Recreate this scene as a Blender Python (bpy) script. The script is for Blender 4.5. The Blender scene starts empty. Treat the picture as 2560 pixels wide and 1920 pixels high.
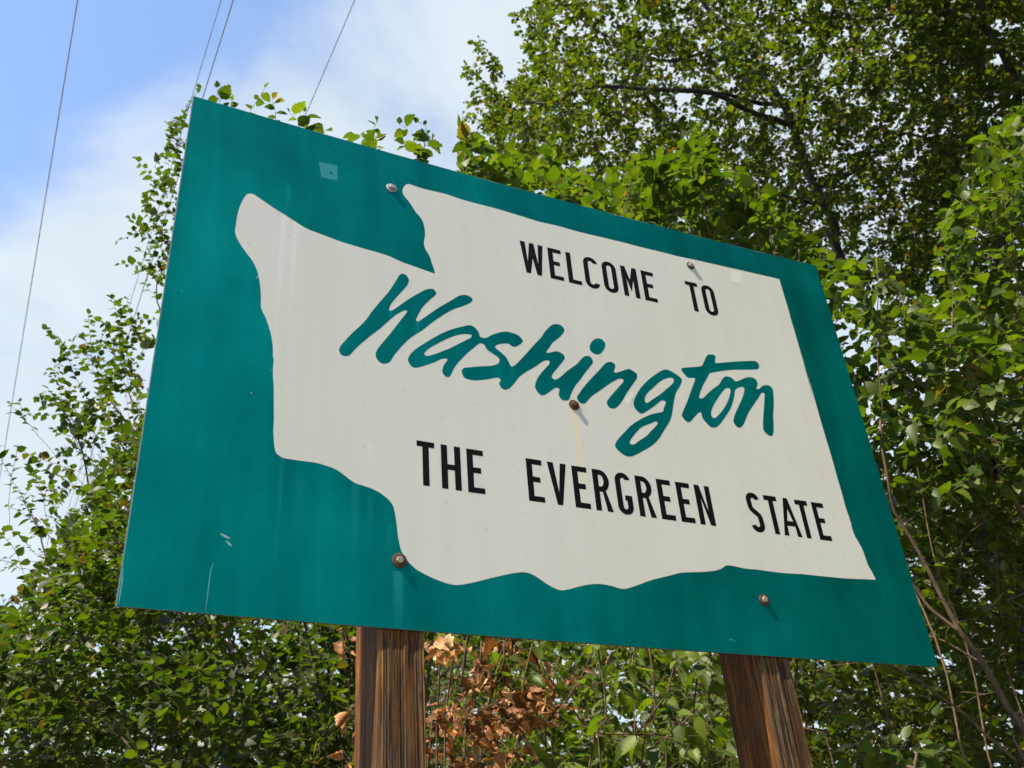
import bpy, bmesh, math, random
import numpy as np
from mathutils import Vector, Matrix, kdtree, noise as mnoise
from mathutils.geometry import tessellate_polygon

scene = bpy.context.scene
col = scene.collection

# ------------------------------------------------------------------ camera
FPX = 2420.774                      # focal length in pixels of the 2560 px wide photograph
CAM = np.array([-1.4976, -2.4769, 1.60])
ROT = np.array([[0.907169, -0.41479, -0.070661],      # right
                [0.16715, 0.509371, -0.844157],       # down
                [0.386141, 0.753983, 0.531418]])      # forward
cam_data = bpy.data.cameras.new('camera')
cam_data.sensor_width = 36.0
cam_data.lens = FPX / 2560.0 * 36.0
cam_data.clip_start = 0.05
cam_data.clip_end = 2000.0
cam_data.dof.use_dof = True
cam_data.dof.focus_distance = 3.3
cam_data.dof.aperture_fstop = 5.0
cam = bpy.data.objects.new('camera', cam_data)
col.objects.link(cam)
mw = Matrix.Identity(4)
for i in range(3):
    mw[i][0] = ROT[0][i]; mw[i][1] = -ROT[1][i]; mw[i][2] = -ROT[2][i]; mw[i][3] = CAM[i]
cam.matrix_world = mw
scene.camera = cam

# ------------------------------------------------------------------ sun and sky
TO_SUN = Vector((-0.53, -0.130, 0.838)).normalized()
sun_data = bpy.data.lights.new('sun', 'SUN')
sun_data.energy = 5.0
sun_data.angle = math.radians(0.55)
sun_data.color = (1.0, 0.88, 0.68)
sun = bpy.data.objects.new('sun', sun_data)
sun.rotation_euler = TO_SUN.to_track_quat('Z', 'Y').to_euler()
sun.location = (0, 0, 30)
col.objects.link(sun)

world = bpy.data.worlds.new('World')
scene.world = world
world.use_nodes = True
wn, wl = world.node_tree.nodes, world.node_tree.links
wn.clear()

def N(nodes, typ, **kw):
    n = nodes.new(typ)
    for k, v in kw.items():
        if k == 'op': n.operation = v
        elif k == 'inp':
            for a, b in v.items(): n.inputs[a].default_value = b
        else: setattr(n, k, v)
    return n

def build_sky():
    out = N(wn, 'ShaderNodeOutputWorld')
    bg = N(wn, 'ShaderNodeBackground'); bg.inputs[1].default_value = 0.11
    sky = N(wn, 'ShaderNodeTexSky', sky_type='NISHITA')
    sky.sun_disc = False
    sky.sun_elevation = math.asin(TO_SUN.z)
    sky.sun_rotation = math.atan2(TO_SUN.x, TO_SUN.y)
    sky.altitude = 50; sky.air_density = 1.0; sky.dust_density = 0.1; sky.ozone_density = 0.5
    # thin high cloud spread over the whole dome, mapped on a flat cloud layer
    geo = N(wn, 'ShaderNodeTexCoord')
    sep = N(wn, 'ShaderNodeSeparateXYZ'); wl.new(geo.outputs['Generated'], sep.inputs[0])
    zc = N(wn, 'ShaderNodeMath', op='MAXIMUM', inp={1: 0.0}); wl.new(sep.outputs[2], zc.inputs[0])
    za = N(wn, 'ShaderNodeMath', op='ADD', inp={1: 0.22}); wl.new(zc.outputs[0], za.inputs[0])
    dv = N(wn, 'ShaderNodeVectorMath', op='DIVIDE'); wl.new(geo.outputs['Generated'], dv.inputs[0])
    cmb = N(wn, 'ShaderNodeCombineXYZ')
    for i in range(3): wl.new(za.outputs[0], cmb.inputs[i])
    wl.new(cmb.outputs[0], dv.inputs[1])
    fl = N(wn, 'ShaderNodeVectorMath', op='MULTIPLY', inp={1: (1, 1, 0)}); wl.new(dv.outputs[0], fl.inputs[0])
    mp = N(wn, 'ShaderNodeVectorMath', op='ADD', inp={1: SKY_SHIFT}); wl.new(fl.outputs[0], mp.inputs[0])
    n1 = N(wn, 'ShaderNodeTexNoise', inp={'Scale': 1.9, 'Detail': 9.0, 'Roughness': 0.56, 'Distortion': 0.25}); wl.new(mp.outputs[0], n1.inputs['Vector'])
    n2 = N(wn, 'ShaderNodeTexNoise', inp={'Scale': 4.5, 'Detail': 6.0, 'Roughness': 0.6, 'Distortion': 0.5}); wl.new(mp.outputs[0], n2.inputs['Vector'])
    s2 = N(wn, 'ShaderNodeMath', op='MULTIPLY_ADD', inp={1: 0.80, 2: -0.40}); wl.new(n2.outputs['Fac'], s2.inputs[0])
    # the cloud bank thins out towards the sun's side of the sky
    dt = N(wn, 'ShaderNodeVectorMath', op='DOT_PRODUCT', inp={1: (4.2, 3.3, 0)}); wl.new(fl.outputs[0], dt.inputs[0])
    bi = N(wn, 'ShaderNodeMath', op='ADD', inp={1: -2.46}); wl.new(dt.outputs['Value'], bi.inputs[0])
    cl = N(wn, 'ShaderNodeClamp', inp={1: -0.50, 2: 0.52}); wl.new(bi.outputs[0], cl.inputs[0])
    nb = N(wn, 'ShaderNodeMath', op='MULTIPLY_ADD', inp={1: 2.6, 2: -0.80}); wl.new(n1.outputs['Fac'], nb.inputs[0])
    ab = N(wn, 'ShaderNodeMath', op='ADD'); wl.new(nb.outputs[0], ab.inputs[0]); wl.new(cl.outputs[0], ab.inputs[1])
    ad = N(wn, 'ShaderNodeMath', op='ADD'); wl.new(ab.outputs[0], ad.inputs[0]); wl.new(s2.outputs[0], ad.inputs[1])
    rm = N(wn, 'ShaderNodeMapRange', interpolation_type='SMOOTHSTEP', inp={'From Min': 0.12, 'From Max': 0.98}); wl.new(ad.outputs[0], rm.inputs['Value'])
    mk = N(wn, 'ShaderNodeMath', op='MULTIPLY', inp={1: 0.93}); wl.new(rm.outputs[0], mk.inputs[0])
    # cloud brightness: white scattering of the sun plus soft grey bases
    g2 = N(wn, 'ShaderNodeMapRange', inp={'From Min': 0.35, 'From Max': 0.7, 'To Min': 0.94, 'To Max': 1.04}); wl.new(n2.outputs['Fac'], g2.inputs['Value'])
    cc = N(wn, 'ShaderNodeVectorMath', op='SCALE', inp={0: CLOUD_COL}); wl.new(g2.outputs[0], cc.inputs['Scale'])
    mx = N(wn, 'ShaderNodeMix', data_type='RGBA'); wl.new(mk.outputs[0], mx.inputs[0])
    wl.new(sky.outputs[0], mx.inputs[6]); wl.new(cc.outputs[0], mx.inputs[7])
    wl.new(mx.outputs[2], bg.inputs[0]); wl.new(bg.outputs[0], out.inputs[0])

SKY_SHIFT = (3.1, 7.4, 0.0)
CLOUD_COL = (2.46, 2.74, 2.94)
build_sky()

# ------------------------------------------------------------------ exposure
scene.view_settings.view_transform = 'Standard'
scene.view_settings.look = 'None'
scene.view_settings.exposure = 1.55
scene.view_settings.gamma = 1.0
scene.render.engine = 'CYCLES'
scene.cycles.max_bounces = 5
scene.cycles.diffuse_bounces = 2
scene.cycles.transmission_bounces = 3
scene.cycles.transparent_max_bounces = 4
scene.cycles.use_denoising = True
scene.cycles.use_adaptive_sampling = True
scene.cycles.adaptive_threshold = 0.03

# ------------------------------------------------------------------ helpers
D2S = 2560.0 / 2212.0
def ray_dir(u, v):
    d = ROT.T @ np.array([(u - 1280) / FPX, (v - 960) / FPX, 1.0])
    return d / np.linalg.norm(d)
def at(x, y, dist):                        # a direction read off the photograph, at a real distance
    return CAM + ray_dir(x * D2S, y * D2S) * dist
def project(pts):
    q = (np.atleast_2d(pts) - CAM) @ ROT.T
    return FPX * q[:, :2] / q[:, 2:3] + np.array([1280, 960]), q[:, 2]

def link(name, mesh, mat=None, parent=None):
    o = bpy.data.objects.new(name, mesh)
    if mat is not None and len(mesh.materials) == 0: mesh.materials.append(mat)
    o.parent = parent
    col.objects.link(o)
    return o
def mesh_from(name, verts, faces, smooth=False):
    me = bpy.data.meshes.new(name)
    me.from_pydata([tuple(v) for v in verts], [], [tuple(f) for f in faces])
    if smooth: me.shade_smooth()
    me.update()
    return me
def empty(name, loc=(0, 0, 0)):
    o = bpy.data.objects.new(name, None); o.location = loc; o.empty_display_size = 0.3
    col.objects.link(o); return o
def tag(o, label=None, cat=None, group=None, kind=None):
    if label: o['label'] = label
    if cat: o['category'] = cat
    if group: o['group'] = group
    if kind: o['kind'] = kind
    return o

def new_mat(name):
    m = bpy.data.materials.new(name); m.use_nodes = True
    nt = m.node_tree; nt.nodes.clear()
    out = nt.nodes.new('ShaderNodeOutputMaterial')
    p = nt.nodes.new('ShaderNodeBsdfPrincipled')
    nt.links.new(p.outputs[0], out.inputs[0])
    return m, nt.nodes, nt.links, p, out
def ramp(nodes, stops, interp='LINEAR'):
    r = nodes.new('ShaderNodeValToRGB'); cr = r.color_ramp; cr.interpolation = interp
    while len(cr.elements) < len(stops): cr.elements.new(0.5)
    for e, (pos, c) in zip(cr.elements, stops):
        e.position = pos; e.color = (*c, 1)
    return r
def simple_mat(name, c, rough=0.6, metal=0.0, var=0.15, scale=30.0, bump=0.0):
    m, n, l, p, _ = new_mat(name)
    tc = N(n, 'ShaderNodeTexCoord')
    t = N(n, 'ShaderNodeTexNoise', inp={'Scale': scale, 'Detail': 6.0}); l.new(tc.outputs['Object'], t.inputs['Vector'])
    r = ramp(n, [(0.3, [x * (1 - var) for x in c]), (0.7, [min(1, x * (1 + var)) for x in c])])
    l.new(t.outputs['Fac'], r.inputs[0]); l.new(r.outputs[0], p.inputs['Base Color'])
    p.inputs['Roughness'].default_value = rough; p.inputs['Metallic'].default_value = metal
    if bump:
        b = N(n, 'ShaderNodeBump', inp={'Strength': bump, 'Distance': 0.002}); l.new(t.outputs['Fac'], b.inputs['Height']); l.new(b.outputs[0], p.inputs['Normal'])
    return m

# --- sign face films
ZC = 3.387                     # height of the centre of the sign
def film_common(n, l):
    tc = N(n, 'ShaderNodeTexCoord')
    sub = N(n, 'ShaderNodeVectorMath', op='SUBTRACT', inp={1: (0, 0, ZC)}); l.new(tc.outputs['Object'], sub.inputs[0])
    return sub
def math_chain(n, l, op, a, b=None, c=None):
    m = N(n, 'ShaderNodeMath', op=op)
    for i, v in enumerate((a, b, c)):
        if v is None: continue
        if isinstance(v, (int, float)): m.inputs[i].default_value = v
        else: l.new(v, m.inputs[i])
    return m.outputs[0]
def streak(n, l, sep, x, z0, z1, w, s):
    """vertical run-off mark of half width w between heights z0 (top) and z1 (bottom)"""
    dx = math_chain(n, l, 'SUBTRACT', sep.outputs[0], x)
    ax = math_chain(n, l, 'ABSOLUTE', dx)
    fx = N(n, 'ShaderNodeMapRange', interpolation_type='SMOOTHSTEP', inp={'From Min': w, 'From Max': w * 0.25, 'To Min': 0, 'To Max': s}); l.new(ax, fx.inputs['Value'])
    fz = N(n, 'ShaderNodeMapRange', inp={'From Min': z1, 'From Max': z0, 'To Min': 0.15, 'To Max': 1.0}); l.new(sep.outputs[2], fz.inputs['Value'])
    lt = math_chain(n, l, 'LESS_THAN', sep.outputs[2], z0)
    gt = math_chain(n, l, 'GREATER_THAN', sep.outputs[2], z1)
    return math_chain(n, l, 'MULTIPLY', math_chain(n, l, 'MULTIPLY', fx.outputs[0], fz.outputs[0]), math_chain(n, l, 'MULTIPLY', lt, gt))

def make_green():
    m, n, l, p, _ = new_mat('teal_sign_film')
    pos = film_common(n, l)
    sep = N(n, 'ShaderNodeSeparateXYZ'); l.new(pos.outputs[0], sep.inputs[0])
    st = N(n, 'ShaderNodeVectorMath', op='MULTIPLY', inp={1: (9, 1, 1.1)}); l.new(pos.outputs[0], st.inputs[0])
    n1 = N(n, 'ShaderNodeTexNoise', inp={'Scale': 1.0, 'Detail': 5.0, 'Roughness': 0.6}); l.new(st.outputs[0], n1.inputs['Vector'])
    n2 = N(n, 'ShaderNodeTexNoise', inp={'Scale': 2.2, 'Detail': 5.0}); l.new(pos.outputs[0], n2.inputs['Vector'])
    n3 = N(n, 'ShaderNodeTexNoise', inp={'Scale': 420.0, 'Detail': 2.0}); l.new(pos.outputs[0], n3.inputs['Vector'])
    a = math_chain(n, l, 'MULTIPLY_ADD', n1.outputs['Fac'], 0.42, 0.0)
    a = math_chain(n, l, 'MULTIPLY_ADD', n2.outputs['Fac'], 0.58, a)
    a = math_chain(n, l, 'MULTIPLY_ADD', n3.outputs['Fac'], 0.20, a)
    r = ramp(n, [(0.38, (0.0003, 0.084, 0.077)), (0.58, (0.0004, 0.140, 0.127)), (0.85, (0.002, 0.225, 0.205))])
    l.new(a, r.inputs[0])
    tot = None
    for s in [(-0.636, -0.745, -0.91, 0.022, 0.55), (-0.985, -0.44, -0.75, 0.010, 0.30), (-0.766, -0.485, -0.74, 0.018, 0.28),
              (-0.72, -0.52, -0.70, 0.012, 0.2), (-0.66, -0.60, -0.74, 0.015, 0.18), (-0.655, 0.172, 0.14, 0.007, 0.5), (-0.557, 0.155, 0.105, 0.007, 0.5),
              (-0.215, 0.045, -0.02, 0.008, 0.4), (-0.05, 0.025, -0.015, 0.006, 0.4), (-0.93, -0.50, -0.7, 0.02, 0.16), (0.15, -0.66, -0.88, 0.03, 0.12),
              (-1.02, 0.62, 0.52, 0.012, 0.3), (0.55, 0.80, 0.70, 0.06, 0.14)]:
        v = streak(n, l, sep, *s)
        tot = v if tot is None else math_chain(n, l, 'ADD', tot, v)
    br = math_chain(n, l, 'MULTIPLY', tot, math_chain(n, l, 'MULTIPLY_ADD', n1.outputs['Fac'], 1.1, 0.3))
    mx = N(n, 'ShaderNodeMix', data_type='RGBA'); l.new(br, mx.inputs[0]); l.new(r.outputs[0], mx.inputs[6]); mx.inputs[7].default_value = (0.03, 0.30, 0.28, 1)
    # pin-prick chips
    vo = N(n, 'ShaderNodeTexVoronoi', inp={'Scale': 9.0, 'Randomness': 1.0}); l.new(pos.outputs[0], vo.inputs['Vector'])
    ch = math_chain(n, l, 'LESS_THAN', vo.outputs['Distance'], 0.018)
    mx2 = N(n, 'ShaderNodeMix', data_type='RGBA'); l.new(math_chain(n, l, 'MULTIPLY', ch, 0.8), mx2.inputs[0]); l.new(mx.outputs[2], mx2.inputs[6]); mx2.inputs[7].default_value = (0.10, 0.42, 0.40, 1)
    l.new(mx2.outputs[2], p.inputs['Base Color'])
    rr = N(n, 'ShaderNodeMapRange', inp={'To Min': 0.54, 'To Max': 0.62}); l.new(n2.outputs['Fac'], rr.inputs['Value']); l.new(rr.outputs[0], p.inputs['Roughness'])
    p.inputs['Specular Tint'].default_value = (0.0, 0.55, 0.50, 1)
    p.inputs['Metallic'].default_value = 0.92          # dyed film over metallised retroreflective beads
    return m

def make_white():
    m, n, l, p, _ = new_mat('white_reflective_sheeting')
    pos = film_common(n, l)
    sep = N(n, 'ShaderNodeSeparateXYZ'); l.new(pos.outputs[0], sep.inputs[0])
    st = N(n, 'ShaderNodeVectorMath', op='MULTIPLY', inp={1: (18, 1, 1.2)}); l.new(pos.outputs[0], st.inputs[0])
    n1 = N(n, 'ShaderNodeTexNoise', inp={'Scale': 1.0, 'Detail': 5.0}); l.new(st.outputs[0], n1.inputs['Vector'])
    n2 = N(n, 'ShaderNodeTexNoise', inp={'Scale': 1.7, 'Detail': 6.0}); l.new(pos.outputs[0], n2.inputs['Vector'])
    n3 = N(n, 'ShaderNodeTexNoise', inp={'Scale': 500.0, 'Detail': 2.0}); l.new(pos.outputs[0], n3.inputs['Vector'])
    a = math_chain(n, l, 'MULTIPLY_ADD', n1.outputs['Fac'], 0.4, 0.0)
    a = math_chain(n, l, 'MULTIPLY_ADD', n2.outputs['Fac'], 0.5, a)
    a = math_chain(n, l, 'MULTIPLY_ADD', n3.outputs['Fac'], 0.1, a)
    r = ramp(n, [(0.3, (0.445, 0.432, 0.385)), (0.7, (0.495, 0.486, 0.442))]); l.new(a, r.inputs[0])
    # printed grid of small grey triangles of the sheeting
    def lattice(ox, oz):
        u = math_chain(n, l, 'MULTIPLY_ADD', sep.outputs[0], 1 / 0.2588, -ox / 0.2588)
        u = math_chain(n, l, 'MULTIPLY_ADD', sep.outputs[2], 0.0125 / 0.2588, u)
        v = math_chain(n, l, 'MULTIPLY_ADD', sep.outputs[2], 1 / 0.1506, -oz / 0.1506)
        fu = math_chain(n, l, 'MULTIPLY_ADD', math_chain(n, l, 'FRACT', math_chain(n, l, 'ADD', u, 20.5)), 0.2588, -0.2588 / 2)
        fv = math_chain(n, l, 'MULTIPLY_ADD', math_chain(n, l, 'FRACT', math_chain(n, l, 'ADD', v, 20.5)), 0.1506, -0.1506 / 2)
        # triangle pointing right: |v| < (0.006 - u) * 0.6 , u > -0.006
        w = math_chain(n, l, 'MULTIPLY_ADD', fu, -0.62, 0.0042)
        t1 = math_chain(n, l, 'LESS_THAN', math_chain(n, l, 'ABSOLUTE', fv), w)
        t2 = math_chain(n, l, 'GREATER_THAN', fu, -0.0055)
        return math_chain(n, l, 'MULTIPLY', t1, t2)
    tri = math_chain(n, l, 'ADD', lattice(-0.8721, 0.0183), lattice(-0.7427, 0.0936))
    mx = N(n, 'ShaderNodeMix', data_type='RGBA'); l.new(math_chain(n, l, 'MULTIPLY', tri, 0.5), mx.inputs[0]); l.new(r.outputs[0], mx.inputs[6]); mx.inputs[7].default_value = (0.36, 0.37, 0.36, 1)
    # rust run below the middle bolt, pale runs at the left
    ru = math_chain(n, l, 'ADD', streak(n, l, sep, 0.012, -0.08, -0.52, 0.012, 0.38), streak(n, l, sep, 0.018, -0.10, -0.60, 0.022, 0.18))
    mx2 = N(n, 'ShaderNodeMix', data_type='RGBA'); l.new(ru, mx2.inputs[0]); l.new(mx.outputs[2], mx2.inputs[6]); mx2.inputs[7].default_value = (0.60, 0.47, 0.22, 1)
    wh = math_chain(n, l, 'ADD', streak(n, l, sep, -1.03, 0.55, -0.1, 0.012, 0.2), streak(n, l, sep, -0.99, 0.52, 0.0, 0.012, 0.16))
    wh = math_chain(n, l, 'ADD', wh, streak(n, l, sep, -0.72, -0.34, -0.43, 0.02, 0.12))
    mx3 = N(n, 'ShaderNodeMix', data_type='RGBA'); l.new(wh, mx3.inputs[0]); l.new(mx2.outputs[2], mx3.inputs[6]); mx3.inputs[7].default_value = (0.72, 0.72, 0.69, 1)
    vo = N(n, 'ShaderNodeTexVoronoi', inp={'Scale': 7.0, 'Randomness': 1.0}); l.new(pos.outputs[0], vo.inputs['Vector'])
    ch = math_chain(n, l, 'LESS_THAN', vo.outputs['Distance'], 0.014)
    mx4 = N(n, 'ShaderNodeMix', data_type='RGBA'); l.new(math_chain(n, l, 'MULTIPLY', ch, 0.75), mx4.inputs[0]); l.new(mx3.outputs[2], mx4.inputs[6]); mx4.inputs[7].default_value = (0.12, 0.11, 0.09, 1)
    l.new(mx4.outputs[2], p.inputs['Base Color'])
    p.inputs['Roughness'].default_value = 0.42
    return m

def make_wood():
    m, n, l, p, _ = new_mat('weathered_post_wood')
    tc = N(n, 'ShaderNodeTexCoord')
    ga = N(n, 'ShaderNodeAttribute', attribute_name='grain')
    sa = N(n, 'ShaderNodeAttribute', attribute_name='flank')
    st = N(n, 'ShaderNodeVectorMath', op='MULTIPLY', inp={1: (80, 80, 6.0)}); l.new(tc.outputs['Object'], st.inputs[0])
    n1 = N(n, 'ShaderNodeTexNoise', inp={'Scale': 1.0, 'Detail': 7.0, 'Roughness': 0.68, 'Distortion': 0.9}); l.new(st.outputs[0], n1.inputs['Vector'])
    st2 = N(n, 'ShaderNodeVectorMath', op='MULTIPLY', inp={1: (300, 300, 10)}); l.new(tc.outputs['Object'], st2.inputs[0])
    n2 = N(n, 'ShaderNodeTexNoise', inp={'Scale': 1.0, 'Detail': 4.0, 'Roughness': 0.7}); l.new(st2.outputs[0], n2.inputs['Vector'])
    st3 = N(n, 'ShaderNodeVectorMath', op='MULTIPLY', inp={1: (24, 24, 2.4)}); l.new(tc.outputs['Object'], st3.inputs[0])
    n3 = N(n, 'ShaderNodeTexNoise', inp={'Scale': 1.0, 'Detail': 3.0, 'Distortion': 0.3}); l.new(st3.outputs[0], n3.inputs['Vector'])
    a = math_chain(n, l, 'MULTIPLY_ADD', n1.outputs['Fac'], 0.85, -0.30)
    a = math_chain(n, l, 'MULTIPLY_ADD', ga.outputs['Fac'], 0.42, a)
    a = math_chain(n, l, 'MULTIPLY_ADD', n2.outputs['Fac'], 0.45, math_chain(n, l, 'SUBTRACT', a, 0.10))
    grey = ramp(n, [(0.15, (0.010, 0.006, 0.003)), (0.36, (0.050, 0.030, 0.017)), (0.58, (0.115, 0.074, 0.044)), (0.85, (0.20, 0.14, 0.088))])
    orange = ramp(n, [(0.15, (0.014, 0.006, 0.002)), (0.36, (0.070, 0.030, 0.010)), (0.58, (0.16, 0.072, 0.022)), (0.85, (0.29, 0.155, 0.055))])
    l.new(a, grey.inputs[0]); l.new(a, orange.inputs[0])
    bm_ = N(n, 'ShaderNodeMapRange', interpolation_type='SMOOTHSTEP', inp={'From Min': 0.38, 'From Max': 0.62}); l.new(n3.outputs['Fac'], bm_.inputs['Value'])
    front = N(n, 'ShaderNodeMix', data_type='RGBA'); l.new(bm_.outputs[0], front.inputs[0]); l.new(grey.outputs[0], front.inputs[6]); l.new(orange.outputs[0], front.inputs[7])
    side = ramp(n, [(0.12, (0.008, 0.002, 0.001)), (0.36, (0.055, 0.020, 0.005)), (0.58, (0.13, 0.050, 0.012)), (0.80, (0.23, 0.095, 0.024)), (0.95, (0.36, 0.16, 0.04))])
    l.new(a, side.inputs[0])
    mx = N(n, 'ShaderNodeMix', data_type='RGBA'); l.new(sa.outputs['Fac'], mx.inputs[0]); l.new(front.outputs[2], mx.inputs[6]); l.new(side.outputs[0], mx.inputs[7])
    st4 = N(n, 'ShaderNodeVectorMath', op='MULTIPLY', inp={1: (130, 130, 9)}); l.new(tc.outputs['Object'], st4.inputs[0])
    n4 = N(n, 'ShaderNodeTexNoise', inp={'Scale': 1.0, 'Detail': 4.0, 'Roughness': 0.6, 'Distortion': 0.6}); l.new(st4.outputs[0], n4.inputs['Vector'])
    ck = N(n, 'ShaderNodeMapRange', interpolation_type='SMOOTHSTEP', inp={'From Min': 0.53, 'From Max': 0.63, 'To Min': 0.0, 'To Max': 0.9}); l.new(n4.outputs['Fac'], ck.inputs['Value'])
    n5 = N(n, 'ShaderNodeTexNoise', inp={'Scale': 3.5, 'Detail': 4.0}); l.new(tc.outputs['Object'], n5.inputs['Vector'])
    hv = N(n, 'ShaderNodeHueSaturation'); l.new(mx.outputs[2], hv.inputs['Color']); l.new(math_chain(n, l, 'MULTIPLY_ADD', n5.outputs['Fac'], 0.7, 0.38), hv.inputs['Value']); hv.inputs['Saturation'].default_value = 1.08
    mk = N(n, 'ShaderNodeMix', data_type='RGBA'); l.new(ck.outputs[0], mk.inputs[0]); l.new(hv.outputs[0], mk.inputs[6]); mk.inputs[7].default_value = (0.012, 0.007, 0.005, 1)
    a = math_chain(n, l, 'SUBTRACT', a, math_chain(n, l, 'MULTIPLY', ck.outputs[0], 0.6))
    l.new(mk.outputs[2], p.inputs['Base Color'])
    p.inputs['Roughness'].default_value = 0.8; p.inputs['Specular IOR Level'].default_value = 0.25
    b = N(n, 'ShaderNodeBump', inp={'Strength': 0.7, 'Distance': 0.003}); l.new(a, b.inputs['Height']); l.new(b.outputs[0], p.inputs['Normal'])
    return m

def leaf_mat(name, stops, trans, rough=0.42, tmix=0.38, spec=0.5, under=0.3):
    m, n, l, p, out = new_mat(name)
    at_ = N(n, 'ShaderNodeAttribute', attribute_name='rnd')
    oi = N(n, 'ShaderNodeObjectInfo')
    isobj = N(n, 'ShaderNodeAttribute', attribute_name='single')
    v = math_chain(n, l, 'ADD', at_.outputs['Fac'], math_chain(n, l, 'MULTIPLY', oi.outputs['Random'], isobj.outputs['Fac']))
    r = ramp(n, stops); l.new(v, r.inputs[0])
    tc = N(n, 'ShaderNodeTexCoord')
    t = N(n, 'ShaderNodeTexNoise', inp={'Scale': 45.0, 'Detail': 3.0}); l.new(tc.outputs['Object'], t.inputs['Vector'])
    hs = N(n, 'ShaderNodeHueSaturation'); l.new(r.outputs[0], hs.inputs['Color'])
    l.new(math_chain(n, l, 'MULTIPLY_ADD', t.outputs['Fac'], 0.7, 0.65), hs.inputs['Value'])
    # underside paler
    g = N(n, 'ShaderNodeNewGeometry')
    mx = N(n, 'ShaderNodeMix', data_type='RGBA', blend_type='MIX'); l.new(math_chain(n, l, 'MULTIPLY', g.outputs['Backfacing'], under), mx.inputs[0]); l.new(hs.outputs[0], mx.inputs[6])
    mx.inputs[7].default_value = (0.062, 0.090, 0.022, 1)
    l.new(mx.outputs[2], p.inputs['Base Color'])
    p.inputs['Roughness'].default_value = rough; p.inputs['Specular IOR Level'].default_value = spec
    tr = N(n, 'ShaderNodeBsdfTranslucent')
    mt = N(n, 'ShaderNodeMix', data_type='RGBA', blend_type='MULTIPLY', inp={0: 1.0}); l.new(hs.outputs[0], mt.inputs[6]); mt.inputs[7].default_value = (*trans, 1)
    l.new(mt.outputs[2], tr.inputs['Color'])
    ms = N(n, 'ShaderNodeMixShader', inp={0: tmix}); l.new(p.outputs[0], ms.inputs[1]); l.new(tr.outputs[0], ms.inputs[2])
    l.new(ms.outputs[0], out.inputs[0])
    return m

def bark_mat(name, dark, light, sc=14.0):
    m, n, l, p, _ = new_mat(name)
    tc = N(n, 'ShaderNodeTexCoord')
    st = N(n, 'ShaderNodeVectorMath', op='MULTIPLY', inp={1: (1, 1, 0.35)}); l.new(tc.outputs['Object'], st.inputs[0])
    t = N(n, 'ShaderNodeTexNoise', inp={'Scale': sc, 'Detail': 8.0, 'Roughness': 0.7}); l.new(st.outputs[0], t.inputs['Vector'])
    r = ramp(n, [(0.35, dark), (0.68, light)]); l.new(t.outputs['Fac'], r.inputs[0]); l.new(r.outputs[0], p.inputs['Base Color'])
    p.inputs['Roughness'].default_value = 0.85
    b = N(n, 'ShaderNodeBump', inp={'Strength': 0.9, 'Distance': 0.01}); l.new(t.outputs['Fac'], b.inputs['Height']); l.new(b.outputs[0], p.inputs['Normal'])
    return m

GREEN, WHITE, WOOD = make_green(), make_white(), make_wood()
DIRTY = simple_mat('grimy_panel_edge', (0.045, 0.032, 0.018), 0.8, 0.0, 0.4, 40)
ALU = simple_mat('aluminium_panel', (0.20, 0.20, 0.19), 0.45, 0.6, 0.1, 20)
BLACK = simple_mat('black_sign_film', (0.003, 0.003, 0.003), 0.55, 0.0, 0.35, 60)
BLACK.node_tree.nodes['Principled BSDF'].inputs['Specular IOR Level'].default_value = 0.08
TEALPATCH = simple_mat('teal_patch_film', (0.004, 0.170, 0.175), 0.4, 0, 0.06)
WHITEPATCH = simple_mat('white_patch_film', (0.515, 0.51, 0.475), 0.4, 0, 0.04)
CHIP = simple_mat('chipped_film', (0.20, 0.29, 0.26), 0.6, 0, 0.2, 90)
CRACK = simple_mat('pale_teal_crack', (0.03, 0.24, 0.22), 0.5, 0, 0.2, 90)
DARKCRACK = simple_mat('dark_crack', (0.004, 0.02, 0.02), 0.6, 0, 0.2, 90)
STEEL = simple_mat('galvanised_steel', (0.20, 0.20, 0.19), 0.55, 0.2, 0.3, 160, 0.3)
TANSTEEL = simple_mat('tarnished_steel', (0.20, 0.175, 0.13), 0.6, 0.1, 0.3, 160, 0.3)
RUST = simple_mat('rusty_steel', (0.055, 0.020, 0.009), 0.8, 0.1, 0.5, 120, 0.6)
WIRE = simple_mat('wire_metal', (0.20, 0.20, 0.30), 0.5, 0.4, 0.1)

BARK_DARK = bark_mat('dark_tree_bark', (0.006, 0.0045, 0.004), (0.026, 0.020, 0.016))
BARK_BROWN = bark_mat('brown_shrub_bark', (0.030, 0.016, 0.009), (0.115, 0.066, 0.036), 40)
BARK_TAN = bark_mat('tan_stem_bark', (0.045, 0.029, 0.017), (0.16, 0.102, 0.058), 40)
LEAF_TREE = leaf_mat('tree_leaf', [(0.0, (0.0142, 0.0232, 0.0017)), (0.45, (0.0282, 0.0437, 0.0023)), (0.95, (0.0486, 0.0643, 0.0034)), (0.97, (0.0427, 0.0345, 0.0061)), (0.99, (0.0529, 0.0329, 0.0121))], (2.7, 2.8, 0.5), spec=0.3, rough=0.5, tmix=0.42)
LEAF_SHRUB = leaf_mat('shrub_leaf', [(0.0, (0.0125, 0.0230, 0.0023)), (0.5, (0.0235, 0.0406, 0.0029)), (0.93, (0.0405, 0.0564, 0.0040)), (0.965, (0.0405, 0.0328, 0.0074)), (0.99, (0.0552, 0.0315, 0.0149))], (2.5, 2.8, 0.5), spec=0.35, rough=0.48, tmix=0.42)
LEAF_BROAD = leaf_mat('broad_leaf', [(0.0, (0.0214, 0.0403, 0.0034)), (0.6, (0.0388, 0.0640, 0.0047)), (0.98, (0.0622, 0.0836, 0.0061)), (0.995, (0.0972, 0.0574, 0.0169))], (2.4, 2.6, 0.5), rough=0.5, spec=0.28, tmix=0.4)
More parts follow.
